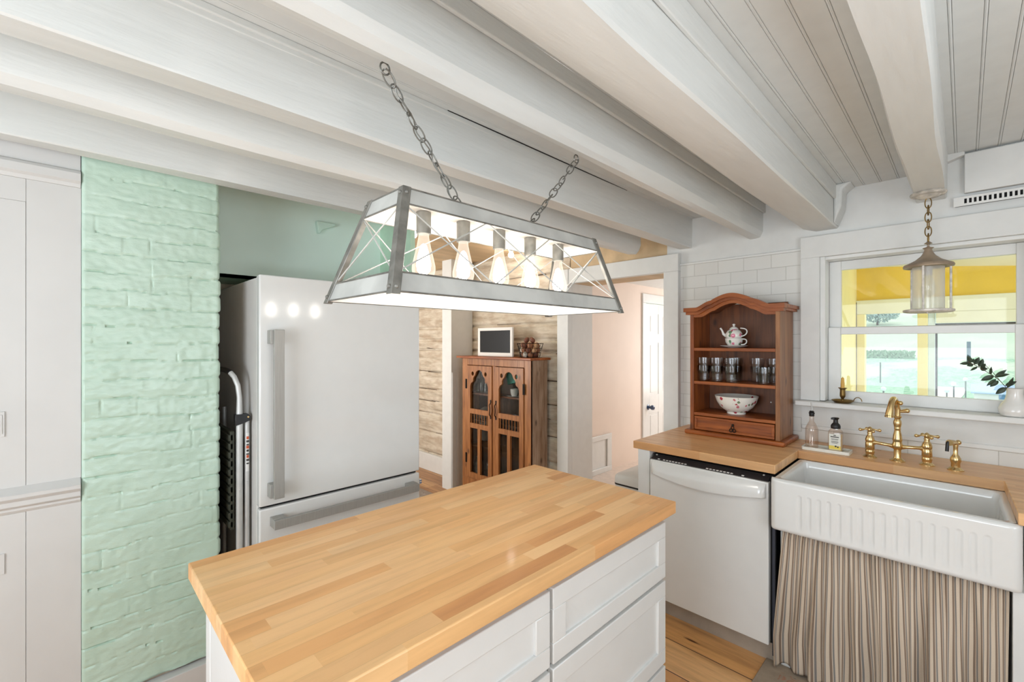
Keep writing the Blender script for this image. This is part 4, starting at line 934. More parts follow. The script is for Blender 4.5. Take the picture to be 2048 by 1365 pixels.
for (ly, ty, name) in ((0.755, 0.515, 'a'), (1.020, 1.235, 'b')):
    build('ring_loop', MB().tube([(-0.958, ly + 0.012 * cos(2 * pi * k / 12), 1.823 + 0.013 * sin(2 * pi * k / 12)) for k in range(12)], 0.0022, 8, closed=True), 'chain', t, smooth=True)
    build('chain', chain_mesh((-0.958, ly, 1.833), (-0.935, ty, 2.092), 11 if name == 'a' else 11, 0.041, 0.021, 0.0019, 0.003), 'chain', t, smooth=True)
    a = Vector((-0.958, ly, 1.82)); b = Vector((-0.930, ty, 2.095))
    if name == 'a':
        build('cord', MB().tube([a.lerp(b, k / 30) + Vector((0.004 * sin(k * 0.9), 0.006 * cos(k * 0.9), -0.003 * sin(pi * k / 30))) for k in range(31)], 0.0016, 6), 'chain', t, smooth=True)
    build('ceiling_hook', MB().tube([(-0.935, ty + 0.012 * cos(2 * pi * k / 12), 2.098 + 0.014 * sin(2 * pi * k / 12)) for k in range(12)], 0.0022, 8, closed=True), 'chain', t, smooth=True)

# ------------------------------------------------------------------ lantern by the window
LX, LY = -0.115, 2.775
t = thing('lantern', 'small weathered white glass lantern hanging on a chain before the window', 'lantern', (LX, LY, 1.60))
build('canopy', MB().lathe([(0.062, 0.0), (0.064, -0.006), (0.060, -0.012), (0.050, -0.015), (0.045, -0.014), (0.036, -0.022), (0.012, -0.026), (0.001, -0.027)], (LX, LY, 2.149), 32), plain('chippy_white_metal', (204, 198, 188), 0.55, 0.2, var=0.3, nscale=30), t, smooth=True)
M['chippy'] = plain('chipped_white_paint_metal', (210, 204, 196), 0.5, 0.15, var=0.25, nscale=40)
M['cap'] = plain('weathered_taupe_metal', (158, 140, 120), 0.5, 0.3, var=0.15, nscale=20)
build('chain', chain_mesh((LX, LY, 2.118), (LX, LY, 1.925), 6, 0.046, 0.022, 0.0022, 0, 0.25), 'brass_old', t, smooth=True)
build('cap', MB().lathe([(0.004, 0.128), (0.015, 0.118), (0.004, 0.114), (0.004, 0.104), (0.020, 0.098), (0.013, 0.092), (0.015, 0.082), (0.020, 0.072), (0.026, 0.062), (0.045, 0.044), (0.070, 0.030), (0.084, 0.024), (0.088, 0.016), (0.086, 0.010), (0.078, 0.010), (0.04, 0.03)], (LX, LY, 1.80), 36), 'cap', t, smooth=True)
build('bottom_ring', MB().lathe([(0.076, 0.0), (0.084, 0.002), (0.088, 0.006), (0.088, 0.013), (0.080, 0.015), (0.072, 0.012)], (LX, LY, 1.604), 36), 'chippy', t, smooth=True)
rd = MB()
for k in range(3):
    a = radians(20 + 120 * k); x, y = LX + 0.078 * cos(a), LY + 0.078 * sin(a)
    build('rod', MB().tube([(x, y, 1.615), (x, y, 1.812)], 0.0045, 10), 'chippy', t, smooth=True)
a = radians(260); build('rod', MB().tube([(LX + 0.078 * cos(a) , LY + 0.078 * sin(a), 1.615), (LX + 0.078 * cos(a), LY + 0.078 * sin(a), 1.812)], 0.004, 10), 'cap', t, smooth=True)
gs = MB().lathe([(0.055, 0.0), (0.055, 0.195)], (LX, LY, 1.615), 32); gs.f = gs.f[:-2]; gs.m = gs.m[:-2]
build('glass_shade', gs, 'milky', t, smooth=True)
build('socket', MB().lathe([(0.014, 0), (0.014, 0.04)], (LX, LY, 1.775), 16), 'chippy', t, smooth=True)
build('bulb', MB().lathe([(0.011, 0.0), (0.013, -0.01), (0.022, -0.04), (0.027, -0.065), (0.022, -0.088), (0.010, -0.098), (0.001, -0.10)], (LX, LY, 1.777), 20), 'lantern_glass', t, smooth=True)
build('finial', MB().ball((LX, LY - 0.07, 1.600), 0.004, 8), 'chippy', t)

# ------------------------------------------------------------------ display hutch on the counter
HX0, HX1, HY0, HY1 = -1.162, -0.682, 2.66, 2.915
t = thing('display_hutch', 'small red-brown wooden hutch with arched crown on the short countertop', 'display shelf', ((HX0 + HX1) / 2, 2.79, CZ))
build('base', MB().box(HX0 - 0.026, HX1 + 0.026, HY0 - 0.024, HY1 + 0.01, CZ + 0.0003, CZ + 0.026), 'hutch_x', t, bevel=0.008, seg=3)
build('side_panel', MB().box(HX0, HX0 + 0.022, HY0, HY1, CZ + 0.026, 1.652), 'hutch', t, bevel=0.002)
build('side_panel', MB().box(HX1 - 0.022, HX1, HY0, HY1, CZ + 0.026, 1.652), 'hutch_side', t, bevel=0.002)['label'] = 'worn lighter side panel'
build('back_panel', MB().box(HX0 + 0.022, HX1 - 0.022, HY1 - 0.014, HY1, CZ + 0.026, 1.70), 'hutch_dark', t)
for z in (1.436, 1.238, 1.052):
    build('shelf', MB().box(HX0 + 0.022, HX1 - 0.022, HY0 + 0.002, HY1 - 0.014, z - 0.018, z), 'hutch_x', t, bevel=0.002)
dr = build('drawer', shaker(MB(), HY0 - 0.001, HX0 + 0.026, HX1 - 0.026, CZ + 0.030, 1.030, 0.014, ax='y', thick=0.02), 'hutch_x', t, bevel=0.002)
pl = MB()
px, pz, py = (HX0 + HX1) / 2 + 0.005, 0.983, HY0 - 0.004
pl.lathe([(0.001, -0.006), (0.006, -0.004), (0.007, 0)], (px, py + 0.0, pz + 0.018), 12, axis='y')
for dx, dz in ((0, 0.004), (-0.009, -0.012), (0.009, -0.012)):
    pl.tube([(px + dx + 0.0075 * cos(2 * pi * k / 12), py - 0.003, pz + dz + 0.009 * sin(2 * pi * k / 12)) for k in range(12)], 0.0024, 7, closed=True)
build('pull', pl, 'iron', dr, smooth=True)
hc = (HX0 + HX1) / 2; hw = (HX1 - HX0) / 2
def arch(s_):   # s_ in -1..1, height profile of the bonnet, 0..1
    a = abs(s_)
    if a > 0.72: return 0.0
    if a > 0.38: u_ = (0.72 - a) / 0.34; return 0.50 * sin(u_ * pi / 2) ** 1.4
    u_ = (0.38 - a) / 0.38; return 0.56 + 0.44 * sin(u_ * pi / 2)
N = 60
def strip(xa, xb, zlo, zhi, hl, hh):
    lo = []; hi = []
    for k in range(N + 1):
        s_ = -1 + 2 * k / N; x = (xa + xb) / 2 + (xb - xa) / 2 * s_
        lo.append((x, zlo + hl * arch(s_))); hi.append((x, zhi + hh * arch(s_)))
    return lo + hi[::-1]
build('valance', MB().prism(strip(HX0 + 0.001, HX1 - 0.001, 1.618, 1.652, 0.072, 0.078), 'y', HY0 + 0.001, HY0 + 0.018), 'hutch_x', t, bevel=0.0015)
cr = MB()
cr.prism(strip(HX0 - 0.020, HX1 + 0.020, 1.634, 1.660, 0.074, 0.074), 'y', HY0 - 0.016, HY0 + 0.03)
cr.prism(strip(HX0 - 0.028, HX1 + 0.028, 1.650, 1.674, 0.074, 0.072), 'y', HY0 - 0.030, HY0 + 0.03)
cr.box(HX1 - 0.005, HX1 + 0.020, HY0 + 0.03, HY1, 1.640, 1.660); cr.box(HX1 - 0.005, HX1 + 0.028, HY0 + 0.03, HY1 + 0.006, 1.653, 1.672)
cr.box(HX0 - 0.020, HX0 + 0.005, HY0 + 0.03, HY1, 1.640, 1.660); cr.box(HX0 - 0.028, HX0 + 0.005, HY0 + 0.03, HY1 + 0.006, 1.653, 1.672)
build('crown', cr, 'hutch_x', t, bevel=0.004, seg=3)
build('top_board', MB().prism(strip(HX0, HX1, 1.650, 1.660, 0.072, 0.072), 'y', HY0 + 0.03, HY1 - 0.002), 'hutch_dark', t)
for (x, z) in ((-1.065, 1.545), (-0.742, 1.548), (-0.79, 1.12)):
    build('screw_cap', MB().lathe([(0.004, 0.0), (0.004, -0.002), (0.001, -0.003)], (x, HY1 - 0.014, z), 10, axis='y'), 'ceramic', t)

# tea for one set
sc_ = (-0.948, 2.765, 1.4365)
o = build('saucer', MB().lathe([(0.032, 0), (0.034, 0.002), (0.060, 0.006), (0.074, 0.012), (0.073, 0.0135), (0.055, 0.008), (0.030, 0.005), (0.001, 0.005)], sc_, 36), 'ceramic', smooth=True); tag(o, 'plain white saucer under the rose cup on the top shelf', 'saucer')
t = thing('teacup', 'rose patterned white teacup stacked under the small teapot', 'cup', (sc_[0], sc_[1], sc_[2] + 0.0055))
build('bowl', MB().lathe([(0.022, 0), (0.024, 0.004), (0.034, 0.010), (0.045, 0.028), (0.048, 0.050), (0.0465, 0.050), (0.043, 0.03), (0.03, 0.012), (0.001, 0.009)], (sc_[0], sc_[1], sc_[2] + 0.0055), 32), 'floral_tea', t, smooth=True)
def ear(x0, z0, w, h, r, parts=14): return MB().tube([(x0 + w * sin(pi * k / parts) * (1 - 0.25 * k / parts), sc_[1] - 0.012 * k / parts, z0 + h / 2 - h * k / parts + 0.006 * sin(2 * pi * k / parts)) for k in range(parts + 1)], r, 8)
build('handle', ear(sc_[0] + 0.043, sc_[2] + 0.035, 0.032, 0.032, 0.0035), 'ceramic', t, smooth=True)
TP = sc_[2] + 0.0565
t = thing('teapot', 'small rose patterned white teapot sitting on its matching cup', 'teapot', (sc_[0], sc_[1], TP))
build('body', MB().lathe([(0.040, 0), (0.043, 0.004), (0.046, 0.014), (0.044, 0.028), (0.036, 0.042), (0.026, 0.050), (0.022, 0.052)], (sc_[0], sc_[1], TP), 32), 'floral_tea', t, smooth=True)
ld = build('lid', MB().lathe([(0.0245, 0.052), (0.0235, 0.056), (0.016, 0.064), (0.006, 0.068), (0.0045, 0.072), (0.009, 0.078), (0.006, 0.084), (0.001, 0.085)], (sc_[0], sc_[1], TP), 28), 'ceramic', t, smooth=True)
build('spout', MB().tube([(sc_[0] - 0.038, sc_[1] - 0.008, TP + 0.012), (sc_[0] - 0.054, sc_[1] - 0.014, TP + 0.024), (sc_[0] - 0.060, sc_[1] - 0.016, TP + 0.044), (sc_[0] - 0.070, sc_[1] - 0.018, TP + 0.060)], [0.010, 0.0075, 0.0055, 0.0055], 12), 'ceramic', t, smooth=True)
build('handle', ear(sc_[0] + 0.036, TP + 0.034, 0.042, 0.048, 0.0035), 'ceramic', t, smooth=True)

# bowl
bc = (-0.938, 2.775, 1.0525)
o = build('bowl', MB().lathe([(0.050, 0), (0.050, 0.008), (0.046, 0.010), (0.062, 0.018), (0.088, 0.040), (0.106, 0.070), (0.116, 0.104), (0.1135, 0.104), (0.102, 0.070), (0.084, 0.042), (0.05, 0.018), (0.001, 0.014)], bc, 48), 'floral_bowl', smooth=True)
tag(o, 'wide white bowl with scattered red flowers on the lowest shelf', 'bowl')

# tumblers: every glass its own thing
G_ = 'fluted tumblers on the middle shelf'
gp = [(0.027, 0), (0.030, 0.002), (0.033, 0.030), (0.035, 0.058), (0.0385, 0.060), (0.0395, 0.092), (0.0375, 0.092), (0.0365, 0.062), (0.032, 0.055), (0.029, 0.012), (0.001, 0.009)]
g0 = build('tumbler', MB().lathe(gp, (0, 0, 0), 48, flute=lambda a, z: 1 + (0.030 * cos(12 * a) if 0.001 < z < 0.056 else 0)), 'tumbler', smooth=True, origin=(0, 0, 0))
gz = 1.2385
spots = [(-1.096, 2.705, 0, 'fluted tumbler at the left end of the middle shelf, lower of its pair'), (-1.096, 2.705, 1, 'fluted tumbler at the left end of the middle shelf, nested on top'),
    (-1.022, 2.705, 0, 'lower tumbler of the second pair from the left on the middle shelf'), (-1.022, 2.705, 1, 'upper tumbler of the second pair from the left on the middle shelf'),
    (-0.942, 2.705, 0, 'lower tumbler of the third front pair on the middle shelf'), (-0.942, 2.705, 1, 'upper tumbler of the third front pair on the middle shelf'),
    (-0.945, 2.79, 0, 'lower tumbler of the pair behind the third front pair'), (-0.945, 2.79, 1, 'upper tumbler of the pair behind the third front pair'),
    (-0.772, 2.705, 0, 'single tumbler standing alone at the front right of the middle shelf'),
    (-0.83, 2.79, 0, 'lower tumbler of the rear pair behind the single glass'), (-0.83, 2.79, 1, 'upper tumbler of the rear pair behind the single glass'),
    (-0.745, 2.795, 0, 'lower tumbler of the rear pair against the right side of the hutch'), (-0.745, 2.795, 1, 'upper tumbler of the rear pair against the right side of the hutch')]
for k, (x, y, lv, lab) in enumerate(spots):
    o = g0 if k == 0 else dup(g0, (x, y, gz))
    o.location = (x, y, gz + lv * 0.047 + (0.0)); tag(o, lab, 'glass', G_)

# ------------------------------------------------------------------ glazed pine cabinet in the log room
KX0, KX1, KY0, KY1, KT = -3.405, -2.506, 2.70, 2.905, 1.32
t = thing('glazed_cabinet', 'old orange pine cabinet with two glazed doors against the log wall', 'cabinet', ((KX0 + KX1) / 2, 2.8, 0))
build('top', MB().box(KX0 - 0.055, KX1 + 0.03, KY0 - 0.035, KY1 + 0.01, KT - 0.002, KT + 0.018), 'hutch_x', t, bevel=0.004)
build('side_panel', MB().box(KX0, KX0 + 0.02, KY0, KY1, 0.0, KT - 0.002), 'cab', t)
sp_ = build('side_panel', MB().box(KX1 - 0.02, KX1, KY0, KY1, 0.0, KT - 0.002), 'cab_side', t, bevel=0.002); sp_['label'] = 'weathered grey side panel'
build('back_panel', MB().box(KX0 + 0.02, KX1 - 0.02, KY1 - 0.01, KY1, 0.03, KT - 0.002), 'cab_in', t)
kf = MB(); cxk = (KX0 + KX1) / 2
kf.box(KX0, KX0 + 0.075, KY0 - 0.002, KY0 + 0.018, 0.0, KT - 0.002); kf.box(KX1 - 0.075, KX1, KY0 - 0.002, KY0 + 0.018, 0.0, KT - 0.002)
kf.box(KX0 + 0.075, KX1 - 0.075, KY0 - 0.002, KY0 + 0.018, 1.255, KT - 0.002); kf.box(cxk - 0.02, cxk + 0.02, KY0 - 0.002, KY0 + 0.018, 0.19, 1.255); kf.box(KX0 + 0.075, KX1 - 0.075, KY0 - 0.002, KY0 + 0.018, 0.06, 0.19)
build('face_frame', kf, 'cab', t, bevel=0.002)
for z in (0.2, 0.50, 0.74, 0.99):
    build('shelf', MB().box(KX0 + 0.02, KX1 - 0.02, KY0 + 0.03, KY1 - 0.01, z - 0.015, z), 'cab_in' if z < 0.9 else 'hutch_dark', t)
def kdoor(x0, x1, hinge_left):
    m_ = MB(); y0, y1, st_ = KY0 - 0.012, KY0 + 0.008, 0.05; z0, z1 = 0.195, 1.25
    m_.box(x0, x0 + st_, y0, y1, z0, z1); m_.box(x1 - st_, x1, y0, y1, z0, z1)
    for a, b in ((z0, 0.245), (0.665, 0.710), (0.800, 0.845)): m_.box(x0 + st_, x1 - st_, y0, y1, a, b)
    m_.box((x0 + x1) / 2 - 0.019, (x0 + x1) / 2 + 0.019, y0, y1, 0.245, 0.665)
    w = x1 - x0 - 2 * st_; xa = x0 + st_
    pts = [(xa, 1.25), (xa, 1.055)]
    for u_, z in ((0.03, 1.075), (0.07, 1.09), (0.13, 1.095), (0.17, 1.11), (0.16, 1.125), (0.20, 1.145), (0.26, 1.155), (0.30, 1.172), (0.33, 1.19), (0.40, 1.205), (0.5, 1.212)): pts.append((xa + w * u_, z))
    for u_, z in ((0.60, 1.205), (0.67, 1.19), (0.70, 1.172), (0.74, 1.155), (0.80, 1.145), (0.84, 1.125), (0.83, 1.11), (0.87, 1.095), (0.93, 1.09), (0.97, 1.075)): pts.append((xa + w * u_, z))
    pts += [(xa + w, 1.055), (xa + w, 1.25)]
    hole = lambda cx_: [(cx_ + 0.017 * cos(2 * pi * k / 14), 1.175 + 0.02 * sin(2 * pi * k / 14)) for k in range(14)]
    m_.prism([pts, hole(xa + w * 0.14), hole(xa + w * 0.86)], 'y', y0 + 0.001, y1 - 0.002)
    dd_ = build('door', m_, 'cab', t, bevel=0.0015)
    build('pane', MB().box(x0 + st_ - 0.004, x1 - st_ + 0.004, y1 - 0.001, y1 + 0.001, 0.24, 1.22), 'cabinet_glass', dd_)
    sp2 = MB()
    for k in range(7):
        x = xa + w * (k + 0.5) / 7; sp2.tube([(x, y0 + 0.006, 0.708), (x, y0 + 0.006, 0.802)], 0.0035, 6)
    build('spindle', sp2, 'cab', dd_, smooth=True)
    hx = x0 - 0.006 if hinge_left else x1 + 0.006
    for z in (1.03, 0.33): build('hinge', MB().box(hx - 0.012, hx + 0.012, y0 - 0.003, y0 + 0.001, z, z + 0.09).tube([(hx, y0 - 0.004, z), (hx, y0 - 0.004, z + 0.09)], 0.004, 6), 'iron', dd_)
    hx = x1 - 0.012 if hinge_left else x0 + 0.016
    build('handle', MB().tube([(hx, y0 - 0.002, 0.80), (hx - 0.004, y0 - 0.012, 0.82), (hx + 0.008, y0 - 0.018, 0.85), (hx + 0.008, y0 - 0.018, 0.88), (hx - 0.006, y0 - 0.012, 0.905), (hx, y0 - 0.002, 0.925)], 0.0045, 7).box(hx - 0.008, hx + 0.008, y0 - 0.002, y0, 0.78, 0.80).box(hx - 0.008, hx + 0.008, y0 - 0.002, y0, 0.925, 0.95), 'iron', dd_, smooth=True)
kdoor(KX0 + 0.077, cxk - 0.021, True); kdoor(cxk + 0.021, KX1 - 0.077, False)

# cabinet contents
M['jar_glass'] = glass('dusty_bottle_glass', (0.62, 0.70, 0.68, 1), 0.10, 0.6, 0.1)
for k, (x, h, r) in enumerate(((-3.29, 0.13, 0.026), (-3.23, 0.20, 0.028), (-3.17, 0.13, 0.027), (-3.11, 0.12, 0.027))):
    lab = ['clear glass jar at the far left of the cabinet top shelf', 'tall clear bottle on the cabinet top shelf', 'clear glass jar right of the tall bottle in the cabinet', 'clear glass jar nearest the middle behind the left door'][k]
    o = build('glass_bottle', MB().lathe([(r, 0), (r, h * 0.6), (r * 0.5, h * 0.78), (r * 0.42, h)], (x, 2.80, 0.9905), 18), 'jar_glass', smooth=True); tag(o, lab, 'bottle', 'glassware on the cabinet top shelf')
o = build('gift_box', MB().box(-2.86, -2.67, 2.76, 2.84, 1.115, 1.215), 'teal', bevel=0.002, origin=(-2.765, 2.8, 1.165)); o.rotation_euler = (0, radians(-14), 0); tag(o, 'teal box tilted at the top of the right cabinet door', 'box')
o = build('card_box', MB().box(-2.705, -2.645, 2.76, 2.81, 0.9905, 1.13), 'aqua', bevel=0.001); tag(o, 'pale aqua and white box on the right of the cabinet top shelf', 'box')
build('printing', MB().box(-2.695, -2.675, 2.7585, 2.76, 1.0, 1.12), 'ceramic', o)
o = build('stacked_box', MB().box(-2.87, -2.72, 2.852, 2.892, 0.9905, 1.10), 'dark', bevel=0.002); tag(o, 'dark box under the teal box behind the right cabinet door', 'box')
o = build('mug', MB().lathe([(0.024, 0), (0.034, 0.03), (0.036, 0.062), (0.033, 0.062), (0.03, 0.01)], (-2.79, 2.79, 0.9955), 20), 'ceramic', smooth=True); tag(o, 'small white cup on the cabinet shelf before the boxes', 'cup')
o = build('plate', MB().lathe([(0.03, 0), (0.06, 0.004), (0.058, 0.0045), (0.001, 0.003)], (-2.80, 2.785, 0.9905), 20), 'ceramic', smooth=True); o.location.x -= 0.0; tag(o, 'small white plate under the white cup in the cabinet', 'plate')
o = build('casserole', MB().lathe([(0.04, 0), (0.062, 0.02), (0.068, 0.06), (0.06, 0.085), (0.04, 0.10), (0.015, 0.115), (0.001, 0.117)], (-3.20, 2.812, 0.7405), 24), plain('grey_stoneware', (120, 116, 106), 0.5), smooth=True); tag(o, 'grey lidded dish on the second shelf behind the left cabinet door', 'dish')
o = build('wicker_basket', MB().lathe([(0.065, 0), (0.072, 0.02), (0.076, 0.165), (0.072, 0.165), (0.065, 0.02), (0.001, 0.01)], (-3.18, 2.812, 0.5505), 28, flute=lambda a, z: 1 + 0.02 * cos(24 * a)), 'basket_wicker', smooth=True); tag(o, 'round grey wicker basket behind the left door spindles', 'basket')
jl = ['grey green jar low behind the left cabinet door, leftmost', 'pale jar low behind the left cabinet door, at its right', 'white spouted jug low behind the right cabinet door', 'small dark tin low behind the right cabinet door']
for k, (x, h, r, m_) in enumerate(((-3.27, 0.17, 0.045, 'basket_wicker'), (-3.10, 0.19, 0.05, 'jar_glass'), (-2.70, 0.14, 0.04, 'ceramic'), (-2.86, 0.16, 0.04, 'screen'))):
    o = build('storage_jar', MB().lathe([(r, 0), (r * 1.05, h * 0.2), (r, h * 0.7), (r * 0.6, h * 0.85), (r * 0.6, h)], (x, 2.79, 0.2005), 20), m_, smooth=True); tag(o, jl[k], 'jar')

# tablet style digital frame and wire egg basket on top
KS = KT + 0.0185
t = thing('digital_photo_frame', 'white framed tablet display standing on the pine cabinet', 'tablet', (-3.04, 2.79, KS))
fw, fh = 0.235, 0.265
fb = build('frame', MB().prism([[(-3.04 - fw, KS), (-3.04 + fw, KS), (-3.04 + fw, KS + fh), (-3.04 - fw, KS + fh)], [(-3.04 - fw + 0.03, KS + 0.035), (-3.04 + fw - 0.03, KS + 0.035), (-3.04 + fw - 0.03, KS + fh - 0.028), (-3.04 - fw + 0.03, KS + fh - 0.028)]], 'y', 2.78, 2.80).box(-3.04 - fw + 0.02, -3.04 + fw - 0.02, 2.792, 2.805, KS + 0.02, KS + fh - 0.02), 'ceramic', t, bevel=0.003)
build('screen', MB().box(-3.04 - fw + 0.029, -3.04 + fw - 0.029, 2.785, 2.791, KS + 0.034, KS + fh - 0.027), 'screen', t)
build('stand', MB().prism([(2.80, KS), (2.85, KS), (2.805, KS + 0.14)], 'x', -3.08, -3.0), 'ceramic', t)
bx, by = -2.60, 2.79
t = thing('egg_basket', 'small round wire basket full of eggs on the pine cabinet', 'basket', (bx, by, KS))
wb_ = MB(); H_ = 0.118
rr = lambda f: 0.088 + 0.034 * f
for f in (0, 0.33, 0.66, 1.0): wb_.tube([(bx + rr(f) * cos(2 * pi * k / 30), by + rr(f) * 0.82 * sin(2 * pi * k / 30), KS + 0.002 + H_ * f) for k in range(30)], 0.0018 if f < 1 else 0.0026, 6, closed=True)
for k in range(20):
    a = 2 * pi * k / 20
    for sgn in (1, -1): wb_.tube([(bx + rr(f) * cos(a + sgn * 0.35 * f), by + rr(f) * 0.82 * sin(a + sgn * 0.35 * f), KS + 0.002 + H_ * f) for f in (0, 0.5, 1.0)], 0.0012, 5)
for k in range(5): wb_.tube([(bx - 0.08 + k * 0.04, by - 0.06, KS + 0.002), (bx - 0.08 + k * 0.04, by + 0.06, KS + 0.002)], 0.0014, 5)
build('wire_mesh', wb_, 'iron', t, smooth=True)
eg_cols = [('brown', (150, 98, 66)), ('dark brown', (112, 64, 44)), ('white', (226, 220, 208)), ('tan', (190, 148, 110))]
eg_m = [plain('egg_' + a.replace(' ', '_'), c_, 0.5, var=0.08) for a, c_ in eg_cols]
protos = []
for k in range(4):
    o = build('egg', MB().lathe([(max(1e-5, 0.0215 * sin(pi * j / 10) * (1 + 0.12 * cos(pi * j / 10))), -0.0275 * cos(pi * j / 10)) for j in range(11)], (0, 0, 0), 16), eg_m[k], smooth=True, origin=(0, 0, 0)); protos.append(o)
slots = []
for lay, (n_, rad, z) in enumerate(((7, 0.062, 0.026), (8, 0.072, 0.066), (7, 0.068, 0.104))):
    for k in range(n_): slots.append((lay, k, bx + rad * cos(2 * pi * k / n_ + lay * 0.4), by + rad * 0.75 * sin(2 * pi * k / n_ + lay * 0.4), KS + z))
    if lay < 2: slots.append((lay, 99, bx, by, KS + z))
slots += [(3, 0, bx - 0.03, by - 0.01, KS + 0.149), (3, 1, bx + 0.035, by - 0.01, KS + 0.149), (3, 2, bx + 0.003, by + 0.03, KS + 0.149)]
rg = random.Random(11); used = set(); eggs = []
lay_name = ['bottom layer', 'middle layer', 'upper layer', 'top of the heap']
for q, (lay, k, x, y, z) in enumerate(slots):
    c_ = rg.choice([0, 0, 1, 1, 2, 3, 3]) if lay < 3 else [1, 1, 2][k]
    o = protos[c_] if c_ not in used else protos[c_].copy()
    if c_ in used: COL.objects.link(o)
    used.add(c_); o.location = (x, y, z); o.rotation_euler = (rg.uniform(-0.6, 0.6), rg.uniform(-0.6, 0.6), 0)
    eggs.append((c_, lay, o))
ords = ['leftmost', 'second from the left', 'third from the left', 'fourth from the left', 'fifth from the left', 'sixth from the left', 'seventh from the left']
for c_ in range(4):
    for lay in range(4):
        g_ = sorted([e for e in eggs if e[0] == c_ and e[1] == lay], key=lambda e: e[2].location.x + 0.3 * e[2].location.y)
        for q, e in enumerate(g_):
            extra = '' if len(g_) == 1 else (', ' + (('left one' if q == 0 else 'right one') if len(g_) == 2 else ords[q]))
            tag(e[2], '%s egg in the %s of the wire basket%s' % (eg_cols[c_][0], lay_name[lay], extra), 'egg', 'eggs in the wire basket')

# bare ceiling bulbs in the log room
for x, y, lab in ((-2.72, 1.72, 'small lit ceiling bulb in the log room seen right of the first pendant bulb'), (-2.76, 2.72, 'small lit ceiling bulb in the log room above the pine cabinet')):
    t = thing('ceiling_light', lab, 'ceiling light', (x, y, 2.2))
    build('base', MB().lathe([(0.04, 0.09), (0.04, 0.075), (0.02, 0.065), (0.018, 0.05)], (x, y, 2.2), 20), 'ceramic', t, smooth=True)
    build('bulb', MB().ball((x, y, 2.225), 0.024, 12), emit('ceiling_bulb_glow', (1, 0.93, 0.84, 1), 130), t, smooth=True)

# bracket on the mint panel
o = build('wall_bracket', MB().prism([(0.955, 2.13), (1.06, 2.13), (1.055, 2.118), (0.985, 2.085), (0.975, 2.065), (0.965, 2.065)], 'x', -2.499, -2.47), plain('mint_painted_bracket', (214, 238, 224), 0.4), bevel=0.003)
tag(o, 'small mint painted metal bracket on the panel above the refrigerator', 'bracket')

# ------------------------------------------------------------------ hall: door, wainscot panel
dpan = MB(); X = -2.872
dy0, dy1, dz0, dz1 = 5.245, 6.05, 0.0, 1.965
dpan.box(X - 0.03, X - 0.006, dy0, dy1, dz0, dz1)
stiles = [(dy0, dy0 + 0.11), (dy0 + 0.35, dy0 + 0.455), (dy1 - 0.11, dy1)]
for a, b in stiles: dpan.box(X - 0.006, X, a, b, dz0, dz1)
for a, b in ((0.0, 0.12), (0.54, 0.78), (1.46, 1.58), (1.84, 1.965)):
    dpan.box(X - 0.006, X - 0.0003, dy0 + 0.11, dy0 + 0.35, a, b); dpan.box(X - 0.006, X - 0.0003, dy0 + 0.455, dy1 - 0.11, a, b)
for a, b in ((0.15, 0.51), (0.81, 1.43), (1.61, 1.81)):
    dpan.box(X - 0.006, X - 0.002, dy0 + 0.14, dy0 + 0.32, a, b); dpan.box(X - 0.006, X - 0.002, dy0 + 0.485, dy1 - 0.14, a, b)
do = struct('door_1', dpan, 'trim', bevel=0.002)
build('door_knob', MB().lathe([(0.012, 0), (0.012, 0.025), (0.026, 0.04), (0.034, 0.06), (0.030, 0.08), (0.012, 0.09)], (X, dy0 + 0.07, 0.63), 16, axis='x').lathe([(0.036, 0), (0.036, 0.006), (0.02, 0.01)], (X, dy0 + 0.07, 0.63), 16, axis='x'), 'blue_knob', do, smooth=True)
struct('trim_19', MB().box(X - 0.03, X + 0.012, 5.165, 5.243, 0, 1.975).box(X - 0.03, X + 0.012, 5.165, 6.2, 1.975, 2.09), 'trim', bevel=0.003)
wp = MB(); wp.box(-2.88, -2.868, 3.3, 4.42, 0.0, 0.42); wp.box(-2.868, -2.85, 3.3, 4.44, 0.37, 0.425); wp.box(-2.868, -2.852, 4.35, 4.44, 0.06, 0.37); wp.box(-2.868, -2.85, 3.3, 4.44, 0.0, 0.06)
wp.box(-2.868, -2.855, 3.3, 3.4, 0.06, 0.37)
struct('trim_20', wp, 'trim', bevel=0.004)

# ------------------------------------------------------------------ porch outside the window
PY = 4.70
struct('wall_back', MB().box(-0.66, -0.635, 3.24, PY, 0.3, 2.7), 'yellow_pale')
struct('wall_back', MB().box(-0.635, 1.8, PY, PY + 0.08, 1.815, 2.8), 'yellow')
struct('trim_21', MB().box(-0.635, 1.8, PY - 0.03, PY, 1.70, 1.815).box(0.0 - 0.15, 1.8, PY - 0.032, PY, 1.615, 1.70), 'cream', bevel=0.004)
struct('trim_22', MB().box(-0.634, -0.577, PY - 0.03, PY + 0.05, 0.5, 1.70), 'yellow_pale', bevel=0.003)
struct('porch_corner_line', MB().box(-0.6342, -0.6305, PY - 0.034, PY - 0.0305, 0.5, 1.80), 'twig')  # thin dark line drawn along the porch corner
struct('trim_23', MB().box(-0.255, -0.196, PY - 0.03, PY + 0.05, 0.5, 1.70), 'yellow_pale', bevel=0.003)
struct('trim_24', MB().box(-0.196, -0.155, PY - 0.02, PY + 0.05, 0.5, 1.70), 'blue_white', bevel=0.003)
w2 = struct('window_2', MB().box(-0.155, -0.143, PY - 0.01, PY + 0.03, 0.9, 1.61).box(-0.155, 1.6, PY - 0.01, PY + 0.03, 1.598, 1.612), 'ink')
struct('trim_25', MB().box(-0.577, -0.255, PY - 0.01, PY + 0.05, 0.5, 1.02).box(-0.196, 1.8, PY - 0.01, PY + 0.05, 0.5, 0.95), 'cream')
